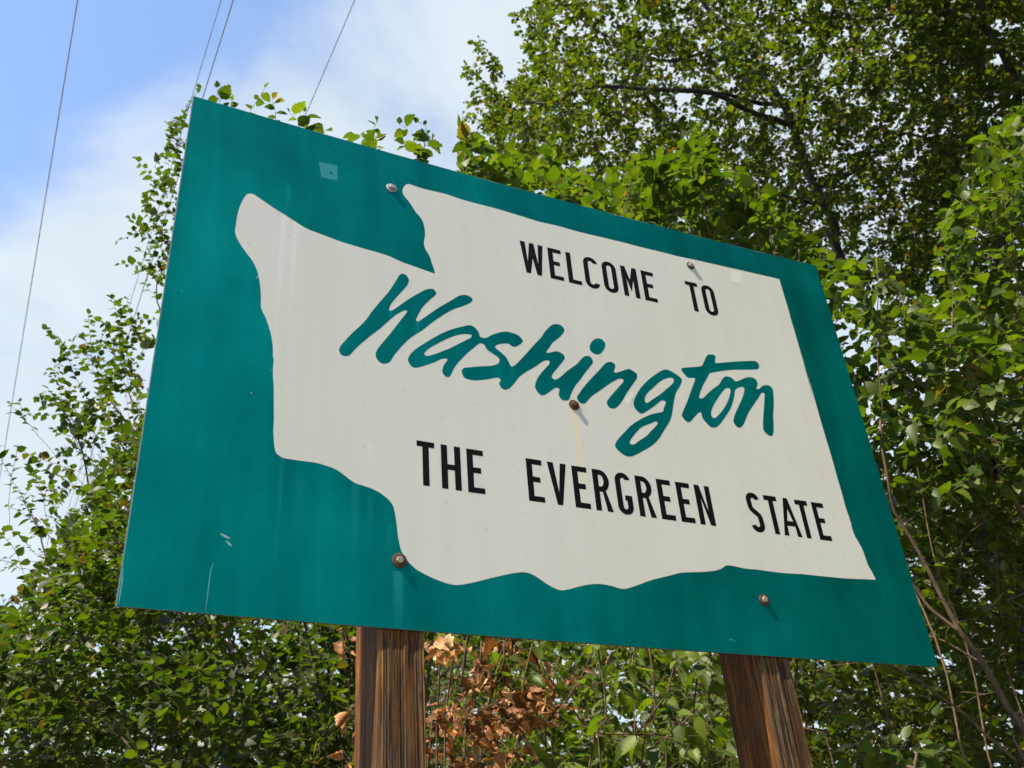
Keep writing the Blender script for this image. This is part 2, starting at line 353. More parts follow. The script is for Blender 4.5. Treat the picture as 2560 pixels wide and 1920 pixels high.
LEAF_BRIGHTENED = leaf_mat('sun_brightened_leaf', [(0.0, (0.0310, 0.0564, 0.0041)), (0.6, (0.0563, 0.0896, 0.0056)), (0.98, (0.0902, 0.1170, 0.0073)), (0.995, (0.1409, 0.0804, 0.0203))], (2.4, 2.6, 0.5), rough=0.5, spec=0.28, tmix=0.4)  # broad leaf with sunlight on the sapling put into its colour
LEAF_DEAD = leaf_mat('dead_leaf', [(0.0, (0.10, 0.040, 0.014)), (0.5, (0.24, 0.108, 0.038)), (0.9, (0.38, 0.195, 0.080)), (1.0, (0.46, 0.32, 0.16))], (1.1, 0.9, 0.6), rough=0.6, tmix=0.3, spec=0.3, under=0.0)

# outlines of the sign's artwork, millimetres from the centre of the sign
ART={
 'STATE':[
  [(-1148,535),(-1137,536),(-1110,523),(-1071,501),(-1029,481),(-989,461),(-948,443),(-908,436),(-867,429),(-829,423),(-781,419),(-735,416),(-693,414),(-659,410),(-613,398),(-553,389),(-488,379),(-488,379),(-493,406),(-500,428),(-504,448),(-512,465),(-522,483),(-527,508),(-524,531),(-521,548),(-522,576),(-527,605),(-537,627),(-554,646),(-569,672),(-585,696),(-600,714),(-606,735),(-602,753),(-594,769),(-584,778),(-570,779),(-540,776),(-494,776),(-438,779),(-377,774),(-310,772),(-247,773),(-178,771),(-109,767),(-39,763),(33,766),(105,764),(179,764),(264,766),(346,767),(413,766),(497,767),(553,767),(599,766),(680,770),(738,771),(844,773),(941,775),(1038,776),(1100,777),(1131,776),(1131,776),(1132,699),(1134,627),(1134,559),(1137,419),(1139,340),(1140,241),(1137,151),(1136,557),(1137,384),(1142,224),(1143,34),(1147,-124),(1146,-198),(1145,-272),(1147,-204),(1148,-253),(1147,-314),(1151,-371),(1150,-411),(1152,-432),(1161,-456),(1171,-486),(1174,-508),(1177,-546),(1187,-575),(1196,-604),(1196,-604),(1138,-607),(1052,-611),(962,-612),(885,-612),(850,-612),(799,-615),(734,-615),(665,-613),(622,-614),(584,-611),(565,-609),(544,-609),(533,-612),(515,-623),(491,-632),(469,-637),(440,-642),(347,-654),(300,-668),(239,-686),(211,-696),(174,-711),(133,-726),(113,-730),(94,-728),(74,-724),(37,-721),(11,-723),(-23,-730),(-77,-747),(-106,-754),(-126,-752),(-157,-738),(-190,-719),(-213,-710),(-232,-708),(-252,-711),(-280,-718),(-327,-732),(-393,-754),(-431,-765),(-459,-770),(-489,-767),(-532,-755),(-575,-737),(-599,-719),(-616,-698),(-625,-682),(-630,-663),(-635,-635),(-640,-588),(-644,-564),(-649,-544),(-658,-530),(-669,-520),(-690,-506),(-715,-496),(-741,-490),(-764,-486),(-780,-478),(-801,-464),(-822,-451),(-840,-445),(-865,-440),(-892,-437),(-927,-438),(-954,-438),(-982,-437),(-999,-429),(-1005,-421),(-1010,-404),(-1013,-381),(-1016,-353),(-1017,-313),(-1021,-251),(-1025,-193),(-1029,-161),(-1030,-133),(-1030,-107),(-1033,-94),(-1035,-63),(-1039,-39),(-1044,-15),(-1054,16),(-1064,43),(-1071,56),(-1079,73),(-1082,88),(-1084,123),(-1088,155),(-1093,183),(-1099,208),(-1108,231),(-1119,252),(-1132,271),(-1127,263),(-1150,292),(-1169,320),(-1179,342),(-1183,355),(-1183,382),(-1182,418),(-1179,451),(-1171,493),(-1160,525),(-1155,531)],
 ],
 'W':[
  [(-620,339),(-610,346),(-598,344),(-589,332),(-587,321),(-591,305),(-601,286),(-616,263),(-637,230),(-652,204),(-658,186),(-659,176),(-654,175),(-640,186),(-617,211),(-587,243),(-553,275),(-529,296),(-511,306),(-498,309),(-489,302),(-486,293),(-490,284),(-511,258),(-537,222),(-550,196),(-560,172),(-564,159),(-559,154),(-547,163),(-516,195),(-473,238),(-432,275),(-409,297),(-391,310),(-373,315),(-356,311),(-348,302),(-354,289),(-371,274),(-391,260),(-420,242),(-456,212),(-505,163),(-543,120),(-565,100),(-590,74),(-610,48),(-631,16),(-643,-3),(-654,-26),(-659,-34),(-669,-40),(-678,-44),(-690,-42),(-701,-31),(-706,-17),(-702,2),(-690,25),(-670,57),(-642,104),(-617,148),(-600,176),(-595,187),(-598,191),(-609,186),(-621,176),(-638,160),(-662,130),(-690,94),(-726,53),(-741,34),(-764,6),(-776,-11),(-789,-32),(-796,-39),(-805,-43),(-817,-42),(-825,-33),(-827,-22),(-822,-6),(-809,15),(-788,48),(-761,84),(-740,115),(-719,156),(-682,218),(-662,251),(-645,285),(-630,317)],
 ],
 'ASHI':[
  [(-369,184),(-353,184),(-341,176),(-332,161),(-328,145),(-316,143),(-303,146),(-289,158),(-261,176),(-229,190),(-201,191),(-177,185),(-164,172),(-162,164),(-168,154),(-188,136),(-204,131),(-212,135),(-219,140),(-237,137),(-260,128),(-269,121),(-273,114),(-268,107),(-249,94),(-232,77),(-223,58),(-219,48),(-213,46),(-199,56),(-174,86),(-148,119),(-118,158),(-86,198),(-72,221),(-53,246),(-35,265),(-17,273),(0,273),(13,262),(14,251),(5,234),(-14,211),(-41,185),(-55,162),(-71,137),(-64,135),(-45,144),(-28,150),(-10,146),(1,136),(2,126),(-9,109),(-28,83),(-50,54),(-60,37),(-57,28),(-46,26),(-31,35),(5,72),(50,112),(75,142),(93,156),(111,155),(119,136),(110,119),(84,86),(58,49),(31,14),(10,-24),(1,-45),(-7,-53),(-19,-56),(-31,-53),(-39,-41),(-39,-29),(-35,-16),(-38,-9),(-45,-8),(-57,-15),(-82,-37),(-101,-50),(-114,-50),(-126,-36),(-131,-21),(-123,5),(-112,26),(-86,61),(-67,84),(-61,96),(-65,101),(-75,101),(-89,93),(-121,65),(-156,37),(-187,10),(-204,-14),(-224,-41),(-238,-52),(-247,-56),(-259,-53),(-267,-41),(-267,-31),(-262,-23),(-263,-17),(-270,-12),(-283,-16),(-314,-28),(-353,-40),(-378,-42),(-397,-37),(-404,-22),(-404,-11),(-395,1),(-371,9),(-336,20),(-301,29),(-279,38),(-265,48),(-260,63),(-264,72),(-281,82),(-302,94),(-310,105),(-314,114),(-322,117),(-333,115),(-349,98),(-377,68),(-404,34),(-422,9),(-436,-17),(-445,-38),(-451,-46),(-460,-49),(-470,-42),(-475,-28),(-473,-16),(-466,1),(-455,19),(-455,24),(-463,24),(-476,20),(-497,4),(-526,-14),(-551,-28),(-569,-36),(-583,-33),(-593,-19),(-595,-8),(-589,9),(-574,31),(-549,57),(-511,92),(-472,125),(-428,155),(-393,173)],
  [(-362,145),(-359,141),(-365,132),(-381,119),(-410,97),(-440,73),(-470,53),(-500,34),(-521,23),(-533,21),(-537,28),(-531,38),(-516,56),(-490,78),(-456,105),(-421,128),(-395,140),(-373,145)],
 ],
 'DOT':[
  [(156,248),(173,246),(183,232),(181,216),(168,193),(154,178),(139,172),(122,176),(113,188),(114,204),(124,224),(138,239)],
 ],
 'N':[
  [(193,151),(207,149),(213,139),(209,124),(203,113),(207,106),(215,108),(242,122),(271,135),(287,130),(301,120),(302,107),(293,90),(271,61),(247,29),(225,-5),(209,-27),(192,-45),(177,-53),(161,-51),(154,-40),(154,-28),(166,-11),(198,27),(227,60),(238,74),(238,82),(228,84),(210,76),(178,53),(135,17),(103,-9),(84,-27),(70,-44),(60,-54),(46,-55),(35,-45),(33,-31),(41,-18),(63,13),(102,60),(142,105),(168,136),(179,145)],
 ],
 'G':[
  [(435,166),(451,166),(472,158),(496,144),(502,135),(497,117),(484,96),(465,70),(453,42),(442,12),(432,-19),(421,-48),(404,-76),(377,-112),(355,-142),(336,-163),(308,-187),(271,-211),(240,-230),(214,-241),(196,-239),(175,-226),(162,-210),(165,-196),(180,-175),(211,-142),(239,-113),(278,-83),(321,-56),(353,-41),(390,-27),(395,-13),(407,9),(409,19),(399,22),(388,18),(365,-2),(330,-30),(295,-53),(279,-46),(267,-29),(267,-12),(275,7),(299,46),(323,76),(354,107),(389,137),(419,159)],
  [(455,133),(464,129),(464,118),(452,103),(424,77),(388,45),(354,19),(328,-1),(320,0),(318,12),(325,29),(344,52),(368,74),(398,103),(427,123)],
  [(347,-77),(356,-77),(357,-84),(340,-103),(322,-121),(304,-140),(285,-155),(263,-171),(247,-184),(234,-190),(226,-188),(225,-180),(236,-163),(259,-136),(282,-113),(304,-100),(331,-86)],
 ],
 'TON':[
  [(650,277),(665,283),(679,284),(686,280),(686,272),(679,251),(681,245),(713,254),(772,270),(832,285),(879,295),(892,291),(897,276),(889,260),(874,253),(821,242),(763,230),(704,213),(651,194),(639,187),(628,171),(601,132),(581,99),(570,76),(567,66),(573,63),(584,66),(607,88),(640,118),(676,146),(691,167),(709,186),(721,191),(740,190),(754,179),(761,175),(779,183),(811,201),(833,209),(857,207),(866,195),(865,179),(855,161),(859,157),(872,164),(889,178),(911,186),(927,184),(936,173),(935,154),(922,97),(905,42),(893,-12),(883,-42),(874,-52),(863,-53),(849,-45),(841,-33),(842,-15),(856,34),(874,89),(886,129),(889,142),(882,145),(871,139),(855,118),(820,77),(789,40),(768,8),(753,-17),(739,-32),(727,-40),(714,-36),(705,-20),(706,-10),(718,15),(744,56),(769,94),(787,127),(794,147),(792,153),(777,152),(759,143),(746,130),(738,107),(724,76),(702,38),(672,0),(641,-36),(621,-53),(607,-59),(592,-58),(579,-46),(565,-29),(562,-14),(562,-2),(558,0),(545,-9),(523,-31),(507,-48),(495,-55),(484,-51),(472,-35),(472,-25),(486,0),(509,40),(535,90),(559,134),(566,149),(563,153),(547,150),(531,149),(522,158),(510,176),(510,185),(518,190),(557,201),(602,214),(613,221),(623,237),(640,265)],
  [(711,135),(720,136),(724,126),(715,103),(692,62),(662,24),(631,-7),(616,-16),(608,-11),(607,1),(613,18),(630,46),(660,85),(689,119),(702,131)],
 ],
}

# ------------------------------------------------------------------ ground
def build_ground():
    m, n, l, p, _ = new_mat('grassy_ground')
    tc = N(n, 'ShaderNodeTexCoord')
    t = N(n, 'ShaderNodeTexNoise', inp={'Scale': 0.8, 'Detail': 9.0, 'Roughness': 0.7}); l.new(tc.outputs['Object'], t.inputs['Vector'])
    r = ramp(n, [(0.3, (0.05, 0.05, 0.022)), (0.5, (0.09, 0.085, 0.04)), (0.7, (0.15, 0.12, 0.07))]); l.new(t.outputs['Fac'], r.inputs[0])
    l.new(r.outputs[0], p.inputs['Base Color']); p.inputs['Roughness'].default_value = 0.9
    nn = 40; s = 400.0
    vs, fs = [], []
    for i in range(nn + 1):
        for j in range(nn + 1):
            x = (i / nn - 0.5); y = (j / nn - 0.5)
            X = math.copysign(abs(2 * x) ** 2.2, x) * s; Y = math.copysign(abs(2 * y) ** 2.2, y) * s
            d = math.hypot(X, Y)
            z = 0.0 if d < 12 else mnoise.noise(Vector((X * 0.03, Y * 0.03, 1.7))) * min(0.6, (d - 12) * 0.02)
            vs.append((X, Y, z))
    for i in range(nn):
        for j in range(nn):
            a = i * (nn + 1) + j
            fs.append((a, a + nn + 1, a + nn + 2, a + 1))
    tag(link('ground', mesh_from('ground', vs, fs, True), m), kind='structure', label='rough dry grassy ground of the road verge')
build_ground()

# ------------------------------------------------------------------ the sign
SW, SH = 2.7432, 1.8288
BOW = 0.01123 * SH
def face_y(x): return BOW * (1 - (2 * x / SW) ** 2)      # the panel is bowed: wings stand a little forward

sign = empty('welcome_sign')
tag(sign, 'large teal and white state welcome sign bolted to two weathered wooden posts', 'road sign')

def catmull(pts, sub=4):
    pts = [Vector((p[0], p[1])) for p in pts]; n = len(pts); out = []
    for i in range(n):
        p0, p1, p2, p3 = pts[i - 1], pts[i], pts[(i + 1) % n], pts[(i + 2) % n]
        if (p2 - p1).length < 1e-6: out.append(p1); continue
        if (p1 - p0).length < 1e-6: p0 = p1 - (p2 - p1)
        if (p3 - p2).length < 1e-6: p3 = p2 + (p2 - p1)
        for k in range(sub):
            t = k / sub
            # chord-length scaled tangents keep unequal spacing from overshooting
            d = (p2 - p1).length
            m1 = (p2 - p0) * (d / ((p1 - p0).length + d)); m2 = (p3 - p1) * (d / ((p3 - p2).length + d))
            t2, t3 = t * t, t * t * t
            out.append(p1 * (2 * t3 - 3 * t2 + 1) + m1 * (t3 - 2 * t2 + t) + p2 * (-2 * t3 + 3 * t2) + m2 * (t3 - t2))
    res = []
    for p in out:
        if not res or (p - res[-1]).length > 1e-5: res.append(p)
    return res

def film(name, loops, lift, mat, parent=sign, cut=0.12, label=None):
    """a cut sheet of film lying on the bowed face, `lift` metres proud of the panel; loops in metres, first outer, others holes"""
    polys = [[Vector((p[0], p[1], 0)) for p in lp] for lp in loops]
    flat = [p for lp in polys for p in lp]
    tris = tessellate_polygon(polys)
    bm = bmesh.new()
    vs = [bm.verts.new((p.x, 0, p.y)) for p in flat]
    for t in tris:
        try: bm.faces.new([vs[i] for i in t])
        except ValueError: pass
    xs = [p.x for p in flat]
    x = math.floor(min(xs) / cut) * cut + cut
    while x < max(xs):
        bmesh.ops.bisect_plane(bm, geom=bm.verts[:] + bm.edges[:] + bm.faces[:], plane_co=(x, 0, 0), plane_no=(1, 0, 0))
        x += cut
    for v in bm.verts: v.co.y = face_y(v.co.x) - lift; v.co.z += ZC
    bm.normal_update()
    for f in bm.faces:
        if f.normal.y > 0: f.normal_flip()
    me = bpy.data.meshes.new(name); bm.to_mesh(me); bm.free()
    me.shade_smooth()
    nrm = []
    for v in me.vertices:                      # true normals of the bowed face, so long thin triangles do not show
        nx = -8 * BOW * v.co.x / (SW * SW); k = math.sqrt(1 + nx * nx); nrm.append((nx / k, -1 / k, 0.0))
    me.normals_split_custom_set_from_vertices(nrm)
    o = link(name, me, mat, parent)
    if label: o['label'] = label
    return o

def build_panel():
    nx = 36; t = 0.006
    prof = []
    vs, fs = [], []
    for i in range(nx + 1):
        x = -SW / 2 + SW * i / nx
        for (yy, zz) in ((0, -SH / 2), (0, SH / 2), (t, SH / 2), (t, -SH / 2)):
            vs.append((x, face_y(x) + yy, ZC + zz))
    for i in range(nx):
        a = i * 4
        for k in range(4):
            k2 = (k + 1) % 4
            fs.append((a + k, a + k2, a + 4 + k2, a + 4 + k))
    fs.append((0, 3, 2, 1)); fs.append((nx * 4, nx * 4 + 1, nx * 4 + 2, nx * 4 + 3))
    pm = mesh_from('panel', vs, fs); pm.materials.append(ALU); pm.materials.append(DIRTY)
    for i, pl in enumerate(pm.polygons):
        if i < nx * 4 and i % 4 in (1, 3) or i == nx * 4 + 1: pl.material_index = 1
    link('panel', pm, None, sign)
    # green film ends a little short of the panel's edges, raggedly at the top
    rnd = random.Random(3)
    e = 0.0024; w, h = SW / 2, SH / 2
    lp = []
    K = 60
    for i in range(K): lp.append((-w + e + (SW - 2 * e) * i / K, -h + 0.0003 + rnd.uniform(0, 0.0004)))
    for i in range(30): lp.append((w - 0.0004, -h + 0.0004 + (SH - 0.001) * i / 30))
    for i in range(K): lp.append((w - 0.0012 - (SW - e) * i / K, h - 0.0004 - (rnd.random() ** 6) * 0.004))
    for i in range(30): lp.append((-w + e + rnd.uniform(0, 0.0008), h - 0.002 - (SH - 0.004) * i / 30))
    film('green_background', [lp], 0.00025, GREEN)
build_panel()

mm = lambda loop: [(x * 0.001, y * 0.001) for x, y in loop]
film('state_silhouette', [catmull(mm(l), 3) for l in ART['STATE']], 0.0005, WHITE, label='off white silhouette of the state with a bay cut into its top left')
for k, lab in (('W', 'W'), ('ASHI', 'ashi'), ('DOT', 'dot of the i'), ('N', 'n'), ('G', 'g'), ('TON', 'ton')):
    film('script_letter', [catmull(mm(l), 3) for l in ART[k]], 0.00075, GREEN, label='teal brush script letters: ' + lab)

# --- block capitals, built stroke by stroke
def arc(cx, cy, rx, ry, a0, a1, n=10):
    return [(cx + rx * math.cos(math.radians(a0 + (a1 - a0) * i / n)), cy + ry * math.sin(math.radians(a0 + (a1 - a0) * i / n))) for i in range(n + 1)]
def glyph(ch, w, h, s):
    b = s * 0.93          # bar height
    if ch == 'E':
        m = h * 0.52
        return [[(0, 0), (w, 0), (w, b), (s, b), (s, m - b / 2), (w * 0.82, m - b / 2), (w * 0.82, m + b / 2), (s, m + b / 2), (s, h - b), (w * 0.985, h - b), (w * 0.985, h), (0, h)]]
    if ch == 'L': return [[(0, 0), (w, 0), (w, b), (s, b), (s, h), (0, h)]]
    if ch == 'T':
        c0, c1 = (w - s) / 2, (w + s) / 2
        return [[(c0, 0), (c1, 0), (c1, h - b), (w, h - b), (w, h), (0, h), (0, h - b), (c0, h - b)]]
    if ch == 'H':
        m = h * 0.5
        return [[(0, 0), (s, 0), (s, m - b / 2), (w - s, m - b / 2), (w - s, 0), (w, 0), (w, h), (w - s, h), (w - s, m + b / 2), (s, m + b / 2), (s, h), (0, h)]]
    if ch == 'O':
        r = w / 2; ri = r - s
        o = arc(r, h - r, r, r, 0, 180, 14) + arc(r, r, r, r, 180, 360, 14)
        i = arc(r, h - r, ri, ri * 1.15, 0, 180, 12) + arc(r, r, ri, ri * 1.15, 180, 360, 12)
        return [o, i]
    if ch == 'C':
        r = w / 2; ri = r - s
        o = arc(r, h - r, r, r, 8, 180, 14) + arc(r, r, r, r, 180, 352, 14)
        i = arc(r, r, ri, ri * 1.15, 345, 180, 12) + arc(r, h - r, ri, ri * 1.15, 180, 15, 12)
        return [o + i]
    if ch == 'G':
        r = w / 2; ri = r - s
        o = arc(r, h - r, r, r, 10, 180, 14) + arc(r, r, r, r, 180, 360, 14) + [(w, h * 0.46), (w * 0.53, h * 0.46), (w * 0.53, h * 0.46 - b), (w - s, h * 0.46 - b)]
        i = arc(r, r, ri, ri * 1.15, 360, 180, 12) + arc(r, h - r, ri, ri * 1.15, 180, 16, 12)
        return [o + i]
    if ch == 'R':
        m = h * 0.46; rr = (h - m) / 2; cx = w * 0.94 - rr
        cx = max(cx, w * 0.42)
        rx = w * 0.94 - cx
        o = [(0, 0), (s, 0), (s, m), (w * 0.50, m), (w - s * 1.05, 0), (w, 0), (w * 0.70, m + h * 0.02)] + arc(cx, m + rr, rx, rr, -58, 90, 14) + [(0, h)]
        i = [(s, m + b), (cx, m + b)] + arc(cx, m + rr, rx - s, rr - b, -80, 90, 12) + [(s, h - b)]
        return [o, i]
    if ch == 'N':
        return [[(0, 0), (s, 0), (s, h * 0.66), (w - s * 0.98, 0), (w, 0), (w, h), (w - s, h), (w - s, h * 0.36), (s * 1.0, h), (0, h)]]
    if ch == 'V':
        c = w / 2; q = s * 0.46
        return [[(c - q, 0), (c + q, 0), (w, h), (w - s * 1.05, h), (c, h * 0.30), (s * 1.05, h), (0, h)]]
    if ch == 'A':
        c = w / 2; q = s * 0.46
        return [[(0, 0), (s * 1.0, 0), (w * 0.285, h * 0.26), (w * 0.715, h * 0.26), (w - s * 1.0, 0), (w, 0), (c + q, h), (c - q, h)],
                [(w * 0.345, h * 0.26 + b), (w * 0.655, h * 0.26 + b), (c, h * 0.72)]]
    if ch == 'W':
        q = s * 0.45; a, c2 = w * 0.265, w * 0.735
        return [[(a - q, 0), (a + q, 0), (w / 2, h * 0.50), (c2 - q, 0), (c2 + q, 0), (w, h), (w - s, h), (c2 - s * 0.05, h * 0.36), (w / 2 + q, h), (w / 2 - q, h), (a + s * 0.05, h * 0.36), (s, h), (0, h)]]
    if ch == 'M':
        return [[(0, 0), (s, 0), (s, h * 0.58), (w / 2, h * 0.17), (w - s, h * 0.58), (w - s, 0), (w, 0), (w, h), (w - s * 0.95, h), (w / 2, h * 0.58), (s * 0.95, h), (0, h)]]
    if ch == 'S':
        r = w / 2; c = []
        c += arc(r, h - r, r - s / 2, r - s / 2, 10, 180, 12)
        c += [(s / 2 + w * 0.03, h * 0.64), (w * 0.27, h * 0.57), (w * 0.5, h * 0.50), (w * 0.73, h * 0.43), (w - s / 2 - w * 0.03, h * 0.36)]
        c += arc(r, r, r - s / 2, r - s / 2, 0, -170, 12)
        L, R_ = [], []
        for i, p in enumerate(c):
            a = Vector(c[max(0, i - 1)]); d = (Vector(c[min(len(c) - 1, i + 1)]) - a).normalized()
            nrm = Vector((-d.y, d.x)) * s / 2
            L.append((p[0] + nrm.x, p[1] + nrm.y)); R_.append((p[0] - nrm.x, p[1] - nrm.y))
        return [L + R_[::-1]]

LINE1 = [('W', -.1353, -.0377), ('E', -.0175, .041), ('L', .061, .119), ('C', .1363, .2006), ('O', .2192, .2835), ('M', .307, .380), ('E', .402, .4605), ('T', .613, .672), ('O', .689, .7527)]
LINE2 = [('T', -.5712, -.5124), ('H', -.4905, -.4245), ('E', -.403, -.3445), ('E', -.1925, -.1345), ('V', -.115, -.044), ('E', -.0235, .034), ('R', .054, .1197), ('G', .1403, .2002), ('R', .2215, .2877),
         ('E', .3075, .365), ('E', .3865, .444), ('N', .4635, .528), ('S', .6825, .742), ('T', .763, .821), ('A', .8222, .9026), ('T', .9036, .9614), ('E', .9815, 1.0375)]
for line, zt, zb in ((LINE1, lambda x: 0.6388, lambda x: 0.4873), (LINE2, lambda x: -.3105 - .0065 * x, lambda x: -.4640 - .0048 * x)):
    for ch, x0, x1 in line:
        xm = (x0 + x1) / 2; z0, z1 = zb(xm), zt(xm); over = 0.002 if ch in 'OCGS' else 0
        z0 -= over; z1 += over
        loops = [[(x0 + px, z0 + py) for px, py in lp] for lp in glyph(ch, x1 - x0, z1 - z0, 0.0212)]
        film('block_letter', loops, 0.00075, BLACK)

# --- patches, cracks and chips in the film
film('square_patch', [mm([(-921, 768), (-853, 775), (-851, 700), (-910, 697)])], 0.0005, TEALPATCH, label='square teal repair patch near the top left')
film('square_patch', [mm([(863, 759), (923, 762), (922, 698), (865, 699)])], 0.00075, WHITEPATCH, label='square white repair patch near the top right')
film('diamond_patch', [mm([(261, 36), (278, 21), (242, -31), (228, -7)])], 0.0010, WHITEPATCH, label='diamond shaped white patch between the n and the g')
film('rivet_mark', [mm([(-884, 728), (-876, 736), (-866, 729), (-873, 722)])], 0.00075, GREEN)
def ribbon(pts, w):
    L, R_ = [], []
    for i, p in enumerate(pts):
        a = Vector(pts[max(0, i - 1)]); d = (Vector(pts[min(len(pts) - 1, i + 1)]) - a).normalized(); nr = Vector((-d.y, d.x)) * w / 2
        k = 0.35 if i in (0, len(pts) - 1) else 1.0
        L.append((p[0] + nr.x * k, p[1] + nr.y * k)); R_.append((p[0] - nr.x * k, p[1] - nr.y * k))
    return L + R_[::-1]
for pts, w, mat, lift in (([(-1147, -777), (-1153, -794), (-1154, -814), (-1155, -861), (-1156, -911)], 2.6, CRACK, .0005), ([(-1138, -692), (-1125, -698), (-1112, -703)], 7, CHIP, .0005),
                     ([(-1121, -711), (-1113, -718), (-1105, -724)], 6, CHIP, .0005), ([(-1367, -816), (-1365, -850), (-1365, -911)], 5, CRACK, .0005),
                     ([(211, 106), (208, 92), (206, 77)], 1.6, DARKCRACK, .0010), ([(273, 135), (275, 105), (276, 72)], 2.2, DARKCRACK, .0010),
                     ([(-1095, 205), (-1098, 196), (-1104, 184)], 4, CHIP, .0005), ([(-1090, -235), (-1086, -241)], 8, CHIP, .0005), ([(485, -872), (500, -866), (515, -876)], 3, CRACK, .0005),
                     ([(-540, -68), (-528, -74)], 3, WHITEPATCH, .00075), ([(-556, -200), (-535, -198), (-520, -208)], 3, WHITEPATCH, .00075), ([(-270, -150), (-268, -185), (-262, -215)], 4, WHITEPATCH, .00075)):
    film('scratch', [ribbon(mm(pts), w * 0.001)], lift, mat, cut=5)

# --- bolts with washers
def make_bolt(name, x, z, head_mat, wash_mat, wr, label, rot):
    bm = bmesh.new()
    y0 = face_y(x) - 0.0006
    def ring(r, y, seg, a0=0.0):
        return [bm.verts.new((x + r * math.cos(a0 + 2 * math.pi * i / seg), y, ZC + z + r * math.sin(a0 + 2 * math.pi * i / seg))) for i in range(seg)]
    def skin(A, B):
        for i in range(len(A)): bm.faces.new((A[i], A[(i + 1) % len(A)], B[(i + 1) % len(B)], B[i]))
    prof = [(wr, 0), (wr, -0.0018), (wr * 0.93, -0.0028), (wr * 0.62, -0.0036), (wr * 0.5, -0.0038)]
    rs = [ring(r, y0 + y, 28) for r, y in prof]
    for a, b in zip(rs, rs[1:]): skin(a, b)
    bm.faces.new(rs[-1])
    me = bpy.data.meshes.new('washer'); bmesh.ops.recalc_face_normals(bm, faces=bm.faces); bm.to_mesh(me); bm.free()
    washer_me = me
    bm = bmesh.new()
    hr = 0.0115
    rs = [ring(hr, y0 - 0.0038 + 0.0002, 6, rot), ring(hr, y0 - 0.0092, 6, rot), ring(hr * 0.80, y0 - 0.0104, 6, rot)]
    for a, b in zip(rs, rs[1:]): skin(a, b)
    bm.faces.new(rs[-1])
    me = bpy.data.meshes.new('bolt'); bmesh.ops.recalc_face_normals(bm, faces=bm.faces); bm.to_mesh(me); bm.free()
    bevel = link(name, me, head_mat, sign); bevel['label'] = label
    md = bevel.modifiers.new('bevel', 'BEVEL'); md.width = 0.0012; md.segments = 2; md.limit_method = 'ANGLE'
    link('washer', washer_me, wash_mat, bevel)
b = SH
make_bolt('bolt', -.354 * b, .402 * b, STEEL, STEEL, .0205, 'grey bolt and washer at the top left', 0.2)
make_bolt('bolt', .361 * b, .399 * b, STEEL, RUST, .0185, 'grey bolt on a rusty washer at the top right', 0.5)
make_bolt('bolt', .009 * b, -.037 * b, RUST, RUST, .0205, 'rusty brown bolt below the script lettering', 0.1)
make_bolt('bolt', -.345 * b, -.390 * b, TANSTEEL, RUST, .0225, 'pale bolt on a rusty washer at the bottom left', 0.3)
make_bolt('bolt', .364 * b, -.395 * b, TANSTEEL, RUST, .0200, 'pale bolt on a rusty washer at the bottom right', 0.75)

# --- posts: sawn timber with weathered, ridged grain
def make_post(x0, x1, seed):
    rnd = random.Random(seed)
    y0, y1 = face_y(x0) + 0.0075, face_y(x0) + 0.0075 + 0.207
    ch = 0.003
    loop = []       # x, y, outward nx, ny, flank
    def side(ax, ay, bx, by, n, nx, ny, fl):
        for i in range(n):
            t = (i + 0.5) / n
            loop.append((ax + (bx - ax) * t, ay + (by - ay) * t, nx, ny, fl))
    side(x0 + ch, y0, x1 - ch, y0, 34, 0, -1, 0)
    side(x1, y0 + ch, x1, y1 - ch, 30, 1, 0, 0.3)
    side(x1 - ch, y1, x0 + ch, y1, 10, 0, 1, 0.3)
    side(x0, y1 - ch, x0, y0 + ch, 40, -1, 0, 1)
    n = len(loop)
    g = []; v = 0.5
    for i in range(n):
        v = 0.3 * v + 0.7 * rnd.random(); g.append(min(1, max(0, v + (0.13 if i % 2 else -0.13))))
    zs = np.linspace(-0.5, 4.16, 150)
    vs, fs, gr, fl = [], [], [], []
    for j, z in enumerate(zs):
        for i, (x, y, nx, ny, f) in enumerate(loop):
            d = (g[i] - 0.6) * 0.0020 + mnoise.noise(Vector((i * 0.35 + seed, z * 3.5, seed))) * 0.0022
            if f == 1: d *= 0.8
            wob = mnoise.noise(Vector((seed * 3.1, z * 0.8, 2.0 + f))) * 0.002
            vs.append((x + nx * d + wob * abs(nx), y + min(0.004, 0) + ny * d + 0.0012 * (ny == -1), z))
            gr.append(min(1, max(0, g[i] + 0.45 * mnoise.noise(Vector((i * 0.6, z * 5.0, seed * 1.7)))))); fl.append(f)
    for j in range(len(zs) - 1):
        for i in range(n):
            a = j * n + i; c = j * n + (i + 1) % n
            fs.append((a, c, c + n, a + n))
    fs.append(tuple(range((len(zs) - 1) * n, len(zs) * n)))
    me = mesh_from('post', vs, fs, False)
    for nm, arr in (('grain', gr), ('flank', fl)):
        at_ = me.attributes.new(nm, 'FLOAT', 'POINT'); at_.data.foreach_set('value', np.array(arr, dtype=np.float32))
    return link('post', me, WOOD, sign)
p = make_post(-.380 * SH, -.304 * SH, 5); p['label'] = 'weathered brown wooden post under the left half'
p = make_post(.327 * SH, .398 * SH, 11); p['label'] = 'weathered brown wooden post under the right half'

